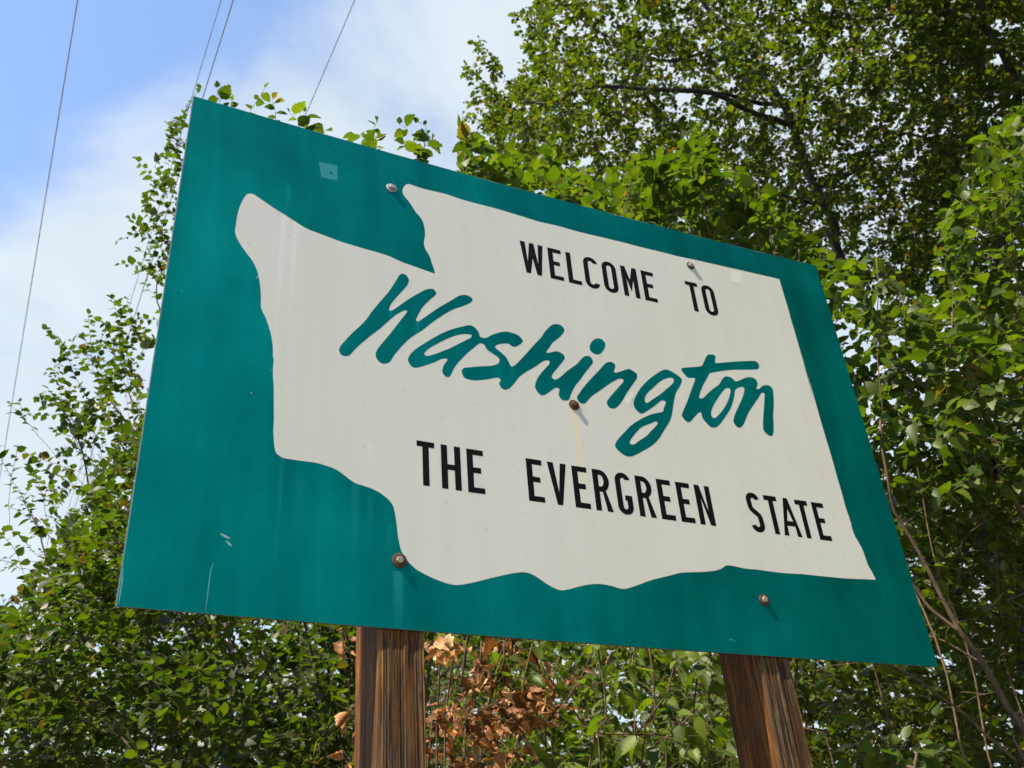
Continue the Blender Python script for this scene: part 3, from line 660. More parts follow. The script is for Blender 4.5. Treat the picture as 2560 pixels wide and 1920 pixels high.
# ------------------------------------------------------------------ overhead wires, running along the road
def wire(px, h, r, label):
    d = ray_dir(px, 0); s = (h - CAM[2]) / d[2]; q = CAM + d * s
    dirv = np.array([-0.0486, 0.9983, 0.0]); dirv /= np.linalg.norm(dirv)
    ts = np.linspace(-40, 90, 40)
    vs, fs = [], []; k = 6
    for i, t in enumerate(ts):
        c = q + dirv * t; c = c + np.array([0, 0, 0.00006 * (t * t)])
        for j in range(k):
            a = 2 * math.pi * j / k
            vs.append((c[0] + r * math.cos(a), c[1], c[2] + r * math.sin(a)))
    for i in range(len(ts) - 1):
        for j in range(k):
            fs.append((i * k + j, i * k + (j + 1) % k, (i + 1) * k + (j + 1) % k, (i + 1) * k + j))
    tag(link('overhead_wire', mesh_from('overhead_wire', vs, fs, True), WIRE), label, 'wire', 'overhead wires along the road')
wire(194, 11.0, 0.0066, 'leftmost overhead wire, alone against the blue sky')
wire(553, 8.6, 0.0032, 'thinner left wire of the close pair passing behind the sign corner')
wire(583, 8.4, 0.0044, 'thicker right wire of the close pair passing behind the sign corner')
wire(887, 8.4, 0.0036, 'rightmost overhead wire, meeting the top edge of the sign')

# ------------------------------------------------------------------ vegetation
def leaf_template(n, serr, fold, curl, twist, wmax=0.38, petiole=True, crumple=0.0, seed=0):
    rnd = random.Random(seed)
    vs, fs = [], []
    def zc(y, x): return -curl * y * y + fold * abs(x) * 1.0 + twist * x * (y - 0.4) + crumple * (rnd.random() - 0.5)
    ys = [i / n for i in range(n + 1)]
    def wid(y): return wmax * (math.sin(math.pi * min(1, y ** 0.72)) ** 0.85) if 0 < y < 1 else 0.0
    mid = []
    for y in ys: mid.append(len(vs)); vs.append((0, y, zc(y, 0)))
    for sgn in (-1, 1):
        prev = None; row = []
        for i in range(1, n):
            y = ys[i]; w = wid(y) * (1 + (serr if i % 2 else -serr)) * (1 + crumple * (rnd.random() - .5))
            yy = y + 0.03 * (1 if i % 2 else -1) * (1 if serr else 0)
            row.append(len(vs)); vs.append((sgn * w, yy, zc(yy, sgn * w)))
        # fan between midrib and margin
        def add(*t): fs.append(t if sgn > 0 else t[::-1])
        add(mid[0], row[0], mid[1])
        for i in range(len(row) - 1):
            add(mid[i + 1], row[i], row[i + 1], mid[i + 2])
        add(mid[-2], row[-1], mid[-1])
    if petiole:
        b = len(vs)
        vs += [(-0.014, -0.16, 0.03), (0.014, -0.16, 0.03), (0.012, 0.02, 0.004), (-0.012, 0.02, 0.004)]
        fs.append((b, b + 1, b + 2, b + 3))
    return np.array(vs, dtype=np.float64), fs

LOW = [leaf_template(4, 0, 0.25, 0.12, 0.15, petiole=False), leaf_template(4, 0, 0.1, 0.35, -0.25, 0.35, petiole=False), leaf_template(4, 0, 0.4, 0.05, 0.3, 0.41, petiole=False)]
HIGH = [leaf_template(12, 0.075, 0.22, 0.15, 0.2), leaf_template(12, 0.075, 0.10, 0.38, -0.3, 0.35), leaf_template(12, 0.075, 0.45, 0.05, 0.35, 0.41), leaf_template(12, 0.075, 0.30, -0.18, -0.2, 0.37)]
HIGH_ELM = [leaf_template(12, 0.09, 0.25, 0.15, 0.2, 0.29), leaf_template(12, 0.09, 0.12, 0.45, -0.3, 0.27), leaf_template(12, 0.09, 0.5, 0.25, 0.35, 0.30), leaf_template(12, 0.09, 0.35, -0.15, -0.3, 0.28)]
DEAD = [leaf_template(10, 0.08, 1.0, 0.6, 1.0, 0.30, True, 0.22, 1), leaf_template(10, 0.08, 0.6, 1.0, -1.2, 0.28, True, 0.26, 2), leaf_template(10, 0.08, 1.5, 0.3, 0.8, 0.30, True, 0.24, 3), leaf_template(10, 0.08, 0.3, -0.7, 1.4, 0.26, True, 0.26, 4)]

def single_meshes(name, temps, mat):
    out = []
    for vs, fs in temps:
        me = mesh_from(name, vs, fs, True)
        a = me.attributes.new('single', 'FLOAT', 'POINT'); a.data.foreach_set('value', np.ones(len(vs), dtype=np.float32))
        me.materials.append(mat); out.append(me)
    return out

def norm(a): return a / np.maximum(np.linalg.norm(a, axis=-1, keepdims=True), 1e-9)

class Plant:
    def __init__(self, name, label, cat, seed, group=None):
        self.root = empty(name); tag(self.root, label, cat, group)
        self.rng = np.random.default_rng(seed); self.seed = seed
        self.pos, self.par, self.rmin = [], [], []
        self.paths = []
        self.seedchains = []
    # --- a stem or limb drawn through given points
    def stem(self, pts, r0, r1, name='stem', label=None, attach=True, step=0.12, sway=0.03):
        pts = [np.array(p, float) for p in pts]
        P = []
        n = len(pts)
        for i in range(n - 1):
            p0, p1, p2, p3 = pts[max(0, i - 1)], pts[i], pts[i + 1], pts[min(n - 1, i + 2)]
            k = max(2, int(np.linalg.norm(p2 - p1) / step))
            for j in range(k):
                t = j / k
                P.append(0.5 * ((2 * p1) + (-p0 + p2) * t + (2 * p0 - 5 * p1 + 4 * p2 - p3) * t * t + (-p0 + 3 * p1 - 3 * p2 + p3) * t ** 3))
        P.append(pts[-1]); P = np.array(P)
        for i in range(len(P)):
            if 0 < i < len(P) - 1:
                P[i] += np.array(mnoise.noise_vector(Vector(P[i] * 1.7) + Vector((self.seed, 0, 0)))) * sway
        par = -1
        if attach and self.pos:
            par = int(np.argmin(np.linalg.norm(np.array(self.pos) - P[0], axis=1)))
            if np.linalg.norm(self.pos[par] - P[0]) < 1.5: P[0] = self.pos[par]
            else: par = -1
        rr = np.linspace(r0, r1, len(P))
        first = len(self.pos)
        for i, q in enumerate(P):
            self.pos.append(q); self.par.append(par); self.rmin.append(rr[i]); par = len(self.pos) - 1
        self.seedchains.append((name, label, P, rr))
        self.nseed = len(self.pos)
    # --- leafy shoots growing towards the given tips
    def grow(self, tips, jitter=0.12, up=0.25, seglen=0.09, maxlen=9.0, leafy=True):
        tips = np.asarray(tips); rng = self.rng
        base = np.array(self.pos)
        dmin = np.array([np.min(np.linalg.norm(base - t, axis=1)) for t in tips])
        order = np.argsort(dmin)
        s = 0
        while s < len(order):
            chunk = max(50, len(self.pos) // 30)
            kd = kdtree.KDTree(len(self.pos))
            for i, q in enumerate(self.pos): kd.insert(q, i)
            kd.balance()
            for ti in order[s:s + chunk]:
                t = tips[ti]
                best, bi = 1e9, 0
                for co, i, d in kd.find_n(t, 8):
                    c = d + max(0.0, co[2] - t[2]) * 0.9 + (0.05 if d < 0.08 else 0)
                    if c < best: best, bi = c, i
                a = np.array(self.pos[bi]); v = t - a; L = np.linalg.norm(v)
                if L < 0.03 or L > maxlen: continue
                k = max(3, int(L / seglen))
                bend = rng.normal(0, jitter, 3) * L; bend[2] -= up * L * 0.5
                par = bi; path = [a]
                for j in range(1, k + 1):
                    u = j / k
                    q = a + v * u + bend * (u * (1 - u)) + (rng.normal(0, 0.012, 3) if j < k else 0)
                    self.pos.append(q); self.par.append(par); self.rmin.append(0.0); par = len(self.pos) - 1; path.append(q)
                if leafy: self.paths.append(np.array(path))
            s += chunk
    # --- long arching sprays, leafy over their outer part
    def sprays(self, pairs, sag=0.12, side=1):
        base = np.array(self.pos)
        for a, b in pairs:
            a, b = np.array(a), np.array(b); L = np.linalg.norm(b - a)
            i0 = int(np.argmin(np.linalg.norm(base - a, axis=1) + np.maximum(0, base[:, 2] - a[2])))
            a0 = base[i0]; k = max(6, int(L / 0.07)); par = i0; path = [a0]
            bend = self.rng.normal(0, 0.10, 3) * L + np.array([0, 0, sag * L])
            for j in range(1, k + 1):
                u = j / k; q = a0 + (b - a0) * u + bend * 4 * u * (1 - u) * 0.5 + (self.rng.normal(0, 0.006, 3) if j < k else 0)
                self.pos.append(q); self.par.append(par); self.rmin.append(0.0); par = len(self.pos) - 1; path.append(q)
            self.paths.append(np.array(path))
            for _ in range(side):                      # short side twigs
                j = int(self.rng.integers(k // 3, k)); q0 = path[j]; d = norm(self.rng.normal(0, 1, 3) + norm(b - a0) * 0.8) * self.rng.uniform(0.12, 0.25)
                pp = [q0]
                for u in (0.33, 0.66, 1.0): pp.append(q0 + d * u)
                self.paths.append(np.array(pp))
                par2 = int(np.argmin(np.linalg.norm(np.array(self.pos[-(k + 8):]) - q0, axis=1))) + max(0, len(self.pos) - (k + 8))
                for q in pp[1:]:
                    self.pos.append(q); self.par.append(par2); self.rmin.append(0.0); par2 = len(self.pos) - 1
    # --- woody parts
    def build_wood(self, mat, tip_r=0.0011, power=0.45, twig_name='twigs', seeds_as_parts=True, twig_mat=None, seed_scale=1.0):
        n = len(self.pos); pos = np.array(self.pos); par = np.array(self.par)
        w = np.ones(n); 
        for i in range(n - 1, -1, -1):
            if par[i] >= 0: w[par[i]] += w[i] * 0.35
        r = tip_r * w ** power
        ns = self.nseed
        rm = np.array(self.rmin)
        # twig tubes
        children = [[] for _ in range(n)]
        for i in range(ns, n):
            if par[i] >= 0: children[par[i]].append(i)
        V, F = [], []
        def tube(P, R, k):
            base = len(V)
            T = norm(np.gradient(P, axis=0)); ref = np.array([0.37, 0.61, 0.70])
            S = norm(np.cross(T, ref)); Uv = np.cross(T, S)
            for p, rad, s, u in zip(P, R, S, Uv):
                for j in range(k):
                    a = 2 * math.pi * j / k
                    V.append(p + (s * math.cos(a) + u * math.sin(a)) * rad)
            for i in range(len(P) - 1):
                for j in range(k):
                    a = base + i * k + j; b = base + i * k + (j + 1) % k
                    F.append((a, b, b + k, a + k))
            F.append(tuple(base + (len(P) - 1) * k + j for j in range(k)))
        started = np.zeros(n, bool)
        for i in range(ns, n):
            if started[i]: continue
            chain = [par[i], i] if par[i] >= 0 else [i]
            started[i] = True; c = i
            while children[c]:
                m = max(children[c], key=lambda q: w[q])
                if started[m]: break
                started[m] = True; chain.append(m); c = m
            if len(chain) < 2: continue
            P = pos[chain]; R = r[chain].copy(); R[0] = min(R[0], R[1] * 1.4) if len(R) > 1 else R[0]
            tube(P, R, 3 if R.max() < 0.003 else (5 if R.max() < 0.012 else 7))
        if V:
            me = bpy.data.meshes.new(twig_name)
            me.from_pydata([tuple(v) for v in V], [], F); me.shade_smooth()
            o = link(twig_name, me, twig_mat or mat, self.root); o['kind'] = 'stuff'
        # seed stems as parts of their own
        for name, label, P, rr in self.seedchains:
            V.clear(); F.clear()
            k = 8 if rr.max() < 0.05 else 14
            R = rr * seed_scale
            T = norm(np.gradient(P, axis=0)); S = norm(np.cross(T, np.array([0.37, 0.61, 0.70]))); U = np.cross(T, S)
            for i in range(len(P)):
                for j in range(k):
                    a = 2 * math.pi * j / k
                    d = S[i] * math.cos(a) + U[i] * math.sin(a)
                    bump = 1 + 0.16 * mnoise.noise(Vector((P[i] + d * R[i]) * (0.35 / max(R[i], 0.006)))) + 0.05 * math.sin(a * 5 + i * 0.4)
                    V.append(P[i] + d * R[i] * bump)
            for i in range(len(P) - 1):
                for j in range(k):
                    a = i * k + j; b = i * k + (j + 1) % k
                    F.append((a, b, b + k, a + k))
            F.append(tuple((len(P) - 1) * k + j for j in range(k)))
            me = bpy.data.meshes.new(name); me.from_pydata([tuple(v) for v in V], [], F); me.shade_smooth()
            o = link(name, me, mat, self.root)
            if label: o['label'] = label
    # --- leaves along the shoots
    def leaves(self, size, spacing, maxlen, size_var=0.33, droop=0.25, spread=0.9, minleaf=3, flat=0.8, drop=0.0):
        rng = self.rng
        P, A, Nn, Sz = [], [], [], []
        for path in self.paths:
            seg = np.linalg.norm(np.diff(path, axis=0), axis=1); tot = seg.sum(); cum = np.concatenate([[0], np.cumsum(seg)])
            L = min(tot * 0.92, maxlen * rng.uniform(0.6, 1.2)); m = max(minleaf, int(L / spacing))
            ss = tot - np.linspace(0, L, m) * (1 if m > 1 else 0) 
            ss = np.clip(ss + rng.normal(0, spacing * 0.15, m), 0, tot)
            pts = np.stack([np.interp(ss, cum, path[:, k]) for k in range(3)], 1)
            T = norm(path[-1] - path[max(0, len(path) - 4)])
            roll = rng.uniform(0, math.pi)
            ref = norm(np.cross(T, np.array([0, 0, 1.0])) + 1e-4)
            oth = np.cross(T, ref)
            sd = ref * math.cos(roll * 0.5 - 0.4) + oth * math.sin(roll * 0.5 - 0.4)
            sg = np.where(np.arange(m) % 2 == 0, 1.0, -1.0)[:, None]
            a = sd * sg * spread + T * rng.uniform(0.3, 0.7, (m, 1)) + rng.normal(0, 0.28, (m, 3))
            a[0] = T + rng.normal(0, 0.25, 3)
            a[:, 2] -= droop
            a = norm(a)
            nr = np.array([0, 0, 1.0]) * flat + rng.normal(0, 0.38, (m, 3)) + 0.25 * np.array(TO_SUN)
            nr = norm(nr - (nr * a).sum(1, keepdims=True) * a)
            sc = size * (1 + rng.normal(0, size_var, m)).clip(0.45, 1.6)
            sc[0] *= 0.75
            P.append(pts); A.append(a); Nn.append(nr); Sz.append(sc)
        if not P: return
        self.LP, self.LA, self.LN, self.LS = np.concatenate(P), np.concatenate(A), np.concatenate(Nn), np.concatenate(Sz)
        if drop > 0:
            k = rng.random(len(self.LP)) > drop
            self.LP, self.LA, self.LN, self.LS = self.LP[k], self.LA[k], self.LN[k], self.LS[k]
    def build_leaves(self, low, singles, mat, n_single, leaf_name='leaf', mass_name='foliage'):
        P, A, Nn, S = self.LP, self.LA, self.LN, self.LS
        Bv = np.cross(A, Nn)
        n = len(P); rng = self.rng
        q, depth = project(P + A * S[:, None] * 0.5)
        vis = (q[:, 0] > 10) & (q[:, 0] < 2550) & (q[:, 1] > 10) & (q[:, 1] < 1910) & (depth > 0.3)
        # hidden behind the sign face?
        s = (0.0 - CAM[1]) / np.where(np.abs(P[:, 1] - CAM[1]) < 1e-6, 1e-6, P[:, 1] - CAM[1])
        hx = CAM[0] + (P[:, 0] - CAM[0]) * s; hz = CAM[2] + (P[:, 2] - CAM[2]) * s
        behind = (P[:, 1] > 0.02) & (np.abs(hx) < SW / 2) & (np.abs(hz - ZC) < SH / 2)
        vis &= ~behind
        score = np.where(vis, S / np.maximum(depth, 0.3), -1)
        order = np.argsort(-score)
        pick = order[:n_single]; pick = pick[score[pick] > 0]
        single = np.zeros(n, bool); single[pick] = True
        for i in pick:
            m = Matrix.Identity(4)
            for k in range(3):
                m[k][0] = Bv[i][k] * S[i]; m[k][1] = A[i][k] * S[i]; m[k][2] = Nn[i][k] * S[i]; m[k][3] = P[i][k] + A[i][k] * S[i] * 0.14
            o = bpy.data.objects.new(leaf_name, singles[int(rng.integers(len(singles)))])
            o.parent = self.root; o.matrix_world = m
            col.objects.link(o)
        idx = np.where(~single)[0]
        which = rng.integers(0, len(low), len(idx))
        allv, allf, alls, rn = [], [], [], []
        off = 0
        for t, (tv, tf) in enumerate(low):
            I = idx[which == t]
            if len(I) == 0: continue
            v = P[I][:, None, :] + S[I][:, None, None] * (tv[None, :, 0:1] * Bv[I][:, None, :] + tv[None, :, 1:2] * A[I][:, None, :] + tv[None, :, 2:3] * Nn[I][:, None, :])
            allv.append(v.reshape(-1, 3))
            lens = np.array([len(f) for f in tf]); flat = np.concatenate([np.array(f) for f in tf])
            ff = (flat[None, :] + (np.arange(len(I)) * len(tv))[:, None] + off).ravel()
            allf.append(ff); alls.append(np.tile(lens, len(I)))
            rn.append(np.repeat(rng.random(len(I)), len(tv)))
            off += len(I) * len(tv)
        V = np.concatenate(allv); Fi = np.concatenate(allf).astype(np.int32); Ln = np.concatenate(alls).astype(np.int32)
        me = bpy.data.meshes.new(mass_name)
        me.vertices.add(len(V)); me.vertices.foreach_set('co', V.astype(np.float32).ravel())
        me.loops.add(len(Fi)); me.loops.foreach_set('vertex_index', Fi)
        me.polygons.add(len(Ln)); me.polygons.foreach_set('loop_start', np.concatenate([[0], np.cumsum(Ln)[:-1]]).astype(np.int32))
        me.polygons.foreach_set('loop_total', Ln)
        me.update(calc_edges=True); me.validate()
        a = me.attributes.new('rnd', 'FLOAT', 'POINT'); a.data.foreach_set('value', np.concatenate(rn).astype(np.float32))
        me.shade_smooth()
        o = link(mass_name, me, mat, self.root); o['kind'] = 'stuff'
        print(self.root.name, 'leaves', n, 'singles', len(pick), 'tris', int((Ln - 2).sum()))

def in_poly(x, y, poly):
    inside = np.zeros(len(x), bool); n = len(poly); j = n - 1
    for i in range(n):
        xi, yi = poly[i]; xj, yj = poly[j]
        c = ((yi > y) != (yj > y)) & (x < (xj - xi) * (y - yi) / (yj - yi + 1e-12) + xi)
        inside ^= c; j = i
    return inside

def volume(poly, d0, d1, n, seed, clump=0.0, cs=0.9, behind_keep=0.3):
    """n points in the space seen through an outline (2212 px scale), between two distances, thinned into clumps"""
    rng = np.random.default_rng(seed); out = []
    xs = [p[0] for p in poly]; ys = [p[1] for p in poly]
    got = 0
    while got < n:
        m = 4000
        x = rng.uniform(min(xs), max(xs), m); y = rng.uniform(min(ys), max(ys), m)
        k = in_poly(x, y, poly); x, y = x[k], y[k]
        d = (d0 ** 2 + rng.random(len(x)) * (d1 ** 2 - d0 ** 2)) ** 0.5
        for a, b, c in zip(x, y, d):
            q = at(a, b, c)
            if q[2] < 0.35: continue
            if clump > 0 and mnoise.noise(Vector(q) * (1 / cs) + Vector((seed * 7.3, 0, 0))) < -0.35 + clump * rng.random(): continue
            s = (0 - CAM[1]) / (q[1] - CAM[1])
            if q[1] > 0 and abs(CAM[0] + (q[0] - CAM[0]) * s) < SW / 2 - 0.05 and abs(CAM[2] + (q[2] - CAM[2]) * s - ZC) < SH / 2 - 0.05 and rng.random() > behind_keep: continue
            if q[1] < 0.25 and abs(q[0]) < 1.6: continue
            out.append(q); got += 1
            if got >= n: break
    return np.array(out)
def shoots(lst):
    return np.array([at(*p) for p in lst])
def ground_under(p, dx=0, dy=0): return np.array([p[0] + dx, p[1] + dy, -0.05])

# --- the big tree behind the sign
def big_tree():
    T = Plant('leafy_tree', 'tall dark trunked tree with small leaves filling the upper right behind the sign', 'tree', 11)
    D = lambda x, y, d: at(x / D2S, y / D2S, d)
    t0 = D(2125, 690, 8.3)
    T.stem([ground_under(t0, 0.55, -0.5), ground_under(t0, 0.45, -0.4) + [0, 0, 2.0], t0, D(2090, 580, 8.4), D(2038, 470, 8.5), D(2006, 380, 8.6), D(1980, 307, 8.7), D(1941, 235, 8.8), D(1905, 188, 8.9), D(1879, 130, 9.1), D(1807, 54, 9.3), D(1767, 18, 9.5), D(1690, -120, 10)], 0.13, 0.028, 'trunk', 'dark leaning trunk', attach=False)
    T.stem([D(1991, 325, 8.7), D(2006, 268, 8.6), D(2013, 217, 8.5), D(2060, 120, 8.6), D(2100, -60, 8.8)], 0.055, 0.02, 'limb')
    T.stem([D(1955, 262, 8.75), D(1905, 262, 8.6), D(1850, 246, 8.4), D(1750, 225, 8.2)], 0.04, 0.016, 'limb')
    T.stem([D(1985, 320, 8.7), D(1933, 300, 8.5), D(1872, 282, 8.3), D(1780, 230, 8.1), D(1681, 220, 8.0), D(1554, 220, 7.9), D(1482, 217, 7.9), D(1424, 231, 8.0), D(1375, 257, 8.1), D(1280, 250, 8.3)], 0.045, 0.012, 'limb', 'nearly level dark limb reaching left')
    T.stem([D(1865, 108, 9.1), D(1760, 130, 9.2), D(1640, 150, 9.3), D(1520, 90, 9.5), D(1420, 20, 9.6)], 0.03, 0.012, 'limb')
    T.stem([D(1905, 188, 8.9), D(1830, 120, 9.4), D(1790, 90, 9.7), D(1720, 60, 10)], 0.03, 0.012, 'limb')
    T.stem([D(2038, 470, 8.5), D(2150, 420, 8.8), D(2250, 330, 9.2), D(2330, 200, 9.6)], 0.04, 0.014, 'limb')
    T.stem([D(2060, 520, 8.45), D(1980, 500, 8.2), D(1880, 470, 8.0), D(1760, 480, 7.9), D(1600, 440, 7.9)], 0.03, 0.01, 'limb')
    crown = volume([(1185, -220), (1150, 20), (1160, 110), (1080, 200), (1030, 250), (1050, 330), (1200, 420), (1500, 520), (1770, 600), (1990, 640), (2110, 330), (2150, -220)], 7.6, 11.5, 6800, 5, 0.32, 0.7)
    front = volume([(1120, 130), (1500, 60), (2000, 60), (2000, 420), (1700, 480), (1150, 330)], 6.9, 7.7, 420, 9, 0.3, 0.7)
    edge = volume([(1000, 90), (1060, 70), (1090, 180), (1070, 300), (1000, 260)], 8.0, 9.0, 60, 6)
    edge2 = volume([(1100, 30), (1180, 0), (1180, 130), (1140, 130)], 8.5, 9.5, 40, 7)
    T.grow(np.concatenate([crown, front, edge, edge2]), 0.16, 0.1)
    T.build_wood(BARK_DARK, 0.0016, 0.46, seed_scale=0.60)
    T.leaves(0.043, 0.024, 0.42, droop=0.30, minleaf=6)
    T.build_leaves(LOW, single_meshes('leaf', HIGH, LEAF_TREE), LEAF_TREE, 290)

def right_tree():
    T = Plant('dark_limbed_tree', 'tree at the right edge with a thick black curving limb', 'tree', 23)
    D = lambda x, y, d: at(x / D2S, y / D2S, d)
    b = D(2440, 1300, 8.0)
    T.stem([ground_under(b, 0.1, 0), b, D(2455, 974, 8.0), D(2473, 843, 8.0), D(2510, 600, 8.0), D(2550, 400, 8.0), D(2541, 210, 8.0), D(2520, 174, 8.0), D(2501, 134, 8.0), D(2480, 98, 8.0), D(2447, 61, 8.0), D(2393, 33, 8.1), D(2346, 34, 8.2), D(2260, 30, 8.3), D(2150, 50, 8.4)], 0.14, 0.02, 'trunk', 'black curving trunk')
    T.stem([D(2480, 98, 8.0), D(2455, 55, 8.0), D(2440, -40, 8.1), D(2400, -150, 8.3)], 0.05, 0.02, 'limb')
    T.stem([D(2501, 134, 8.0), D(2443, 141, 7.9), D(2400, 165, 7.9), D(2300, 150, 7.9)], 0.025, 0.01, 'limb')
    T.stem([D(2530, 500, 8.0), D(2420, 430, 8.1), D(2320, 350, 8.2), D(2230, 330, 8.3)], 0.04, 0.012, 'limb')
    T.stem([D(2550, 400, 8.0), D(2640, 250, 8.2), D(2700, 50, 8.6)], 0.06, 0.02, 'limb')
    crown = volume([(1900, -200), (2330, -200), (2330, 980), (2080, 980), (1900, 620), (2000, 300)], 7.4, 11, 3600, 8, 0.28, 0.8)
    T.grow(crown, 0.16, 0.1)
    T.build_wood(BARK_DARK, 0.0016, 0.46, seed_scale=0.60)
    T.leaves(0.048, 0.026, 0.42, droop=0.3, minleaf=6)
    T.build_leaves(LOW, single_meshes('leaf', HIGH, LEAF_TREE), LEAF_TREE, 290)

# --- tall shrub left of the sign
def left_shrub():
    T = Plant('bushy_shrub', 'tall bushy green shrub left of and below the sign with loose upright shoots', 'shrub', 31)
    b = at(500, 1500, 6.0)
    for (x, y, d) in ((240, 800, 7.3), (120, 860, 7.2), (300, 820, 7.4), (330, 600, 7.6), (60, 1100, 6.8), (60, 1350, 6.3), (330, 1250, 6.4), (480, 1420, 5.6), (650, 1450, 5.4), (700, 1600, 5.0)):
        q = at(x, y, d); g = ground_under(b, T.rng.normal(0, .35), T.rng.normal(0, .35))
        T.stem([g, g * 0.55 + q * 0.45 + np.array([T.rng.normal(0.25, .3), T.rng.normal(0, .3), 0.2]), q], 0.016, 0.004, 'stem', attach=False, sway=0.14)
    mass = volume([(-150, 1400), (0, 1330), (90, 1210), (180, 1060), (260, 930), (345, 870), (345, 1250), (900, 1280), (800, 1850), (-150, 1850)], 4.5, 8.2, 5600, 32, 0.20, 0.7, 0.7)
    sparse = volume([(50, 1230), (90, 1060), (150, 900), (200, 760), (260, 700), (340, 720), (340, 900), (120, 1200)], 6.6, 7.8, 60, 33)
    tall = volume([(345, 760), (285, 500), (320, 420), (385, 240), (410, 250), (400, 760)], 7.0, 7.8, 34, 34, behind_keep=0.5)
    tips = shoots([(238, 642, 7.2), (190, 690, 7.2), (102, 712, 7.2), (215, 690, 7.3), (290, 690, 7.3), (85, 868, 7.0), (160, 760, 7.2), (115, 925, 7.0), (40, 968, 6.8), (88, 990, 6.8), (15, 1205, 6.3), (290, 482, 7.3), (310, 440, 7.4), (340, 395, 7.5), (345, 345, 7.5), (372, 275, 7.6), (398, 250, 7.7), (20, 1140, 6.5), (60, 1060, 6.7), (5, 1290, 6.2)])
    near = volume([(300, 1400), (770, 1390), (770, 1850), (250, 1850)], 4.0, 4.8, 260, 35)
    T.grow(np.concatenate([mass, sparse, tall, tips, near]), 0.15, 0.12)
    rim = volume([(130, 1150), (190, 1030), (260, 920), (345, 850), (345, 950), (220, 1080), (140, 1230)], 6.2, 7.2, 16, 36)
    T.sprays([(q, q + np.array([T.rng.normal(-0.28, .14), T.rng.normal(-0.1, .15), T.rng.uniform(0.35, 0.7)])) for q in rim], 0.10, 1)
    Z = lambda x, y, d: at(x * 0.28933 / D2S, (700 + y * 0.28933) / D2S, d)
    Y = lambda x, y, d: at((280 + x * 0.28933) / D2S, (220 + y * 0.28933) / D2S, d)
    T.sprays([(Z(1100, 700, 7.2), Z(945, 130, 7.1)), (Z(930, 740, 7.2), Z(765, 290, 7.1)), (Z(760, 740, 7.1), Z(395, 410, 7.0)), (Z(1200, 740, 7.2), Z(1190, 310, 7.2)), (Z(700, 900, 7.0), Z(400, 810, 6.9)),
              (Z(800, 1020, 7.0), Z(320, 1050, 6.9)), (Z(850, 780, 7.1), Z(610, 520, 7.0)), (Z(860, 1270, 6.8), Z(470, 1290, 6.7)), (Z(950, 1560, 6.7), Z(610, 1390, 6.6)), (Z(700, 1640, 6.6), Z(330, 1540, 6.5)),
              (Z(310, 1800, 6.4), Z(150, 1440, 6.3)), (Z(1060, 600, 7.2), Z(930, 380, 7.1)), (Z(1000, 1000, 7.0), Z(510, 1120, 6.9)), (Z(1280, 520, 7.3), Z(1240, 430, 7.3)), (Z(1000, 800, 7.1), Z(690, 470, 7.0)),
              (Z(250, 2300, 6.1), Z(70, 1950, 6.0)), (Z(220, 2400, 6.1), Z(20, 2150, 6.0)), (Z(400, 2100, 6.2), Z(120, 1750, 6.1)), (Z(600, 1900, 6.4), Z(420, 1650, 6.3)), (Z(300, 2600, 5.9), Z(10, 2420, 5.8)),
              (Y(560, 1330, 7.2), Y(160, 1130, 7.2)), (Y(520, 1300, 7.2), Y(260, 985, 7.3)), (Y(600, 1060, 7.3), Y(350, 800, 7.3)), (Y(640, 620, 7.4), Y(480, 310, 7.5)), (Y(600, 960, 7.3), Y(460, 780, 7.4)), (Y(690, 450, 7.5), Y(650, 150, 7.6)),
              (Y(560, 1480, 7.1), Y(220, 1410, 7.1)), (Y(560, 1560, 7.1), Y(300, 1540, 7.1)), (Y(600, 760, 7.4), Y(500, 580, 7.4)), (Y(520, 1400, 7.1), Y(170, 1210, 7.2))])
    T.build_wood(BARK_BROWN, 0.0012, 0.44)
    T.leaves(0.047, 0.024, 0.36, droop=0.2, minleaf=5)
    T.build_leaves(LOW, single_meshes('leaf', HIGH, LEAF_SHRUB), LEAF_SHRUB, 295)

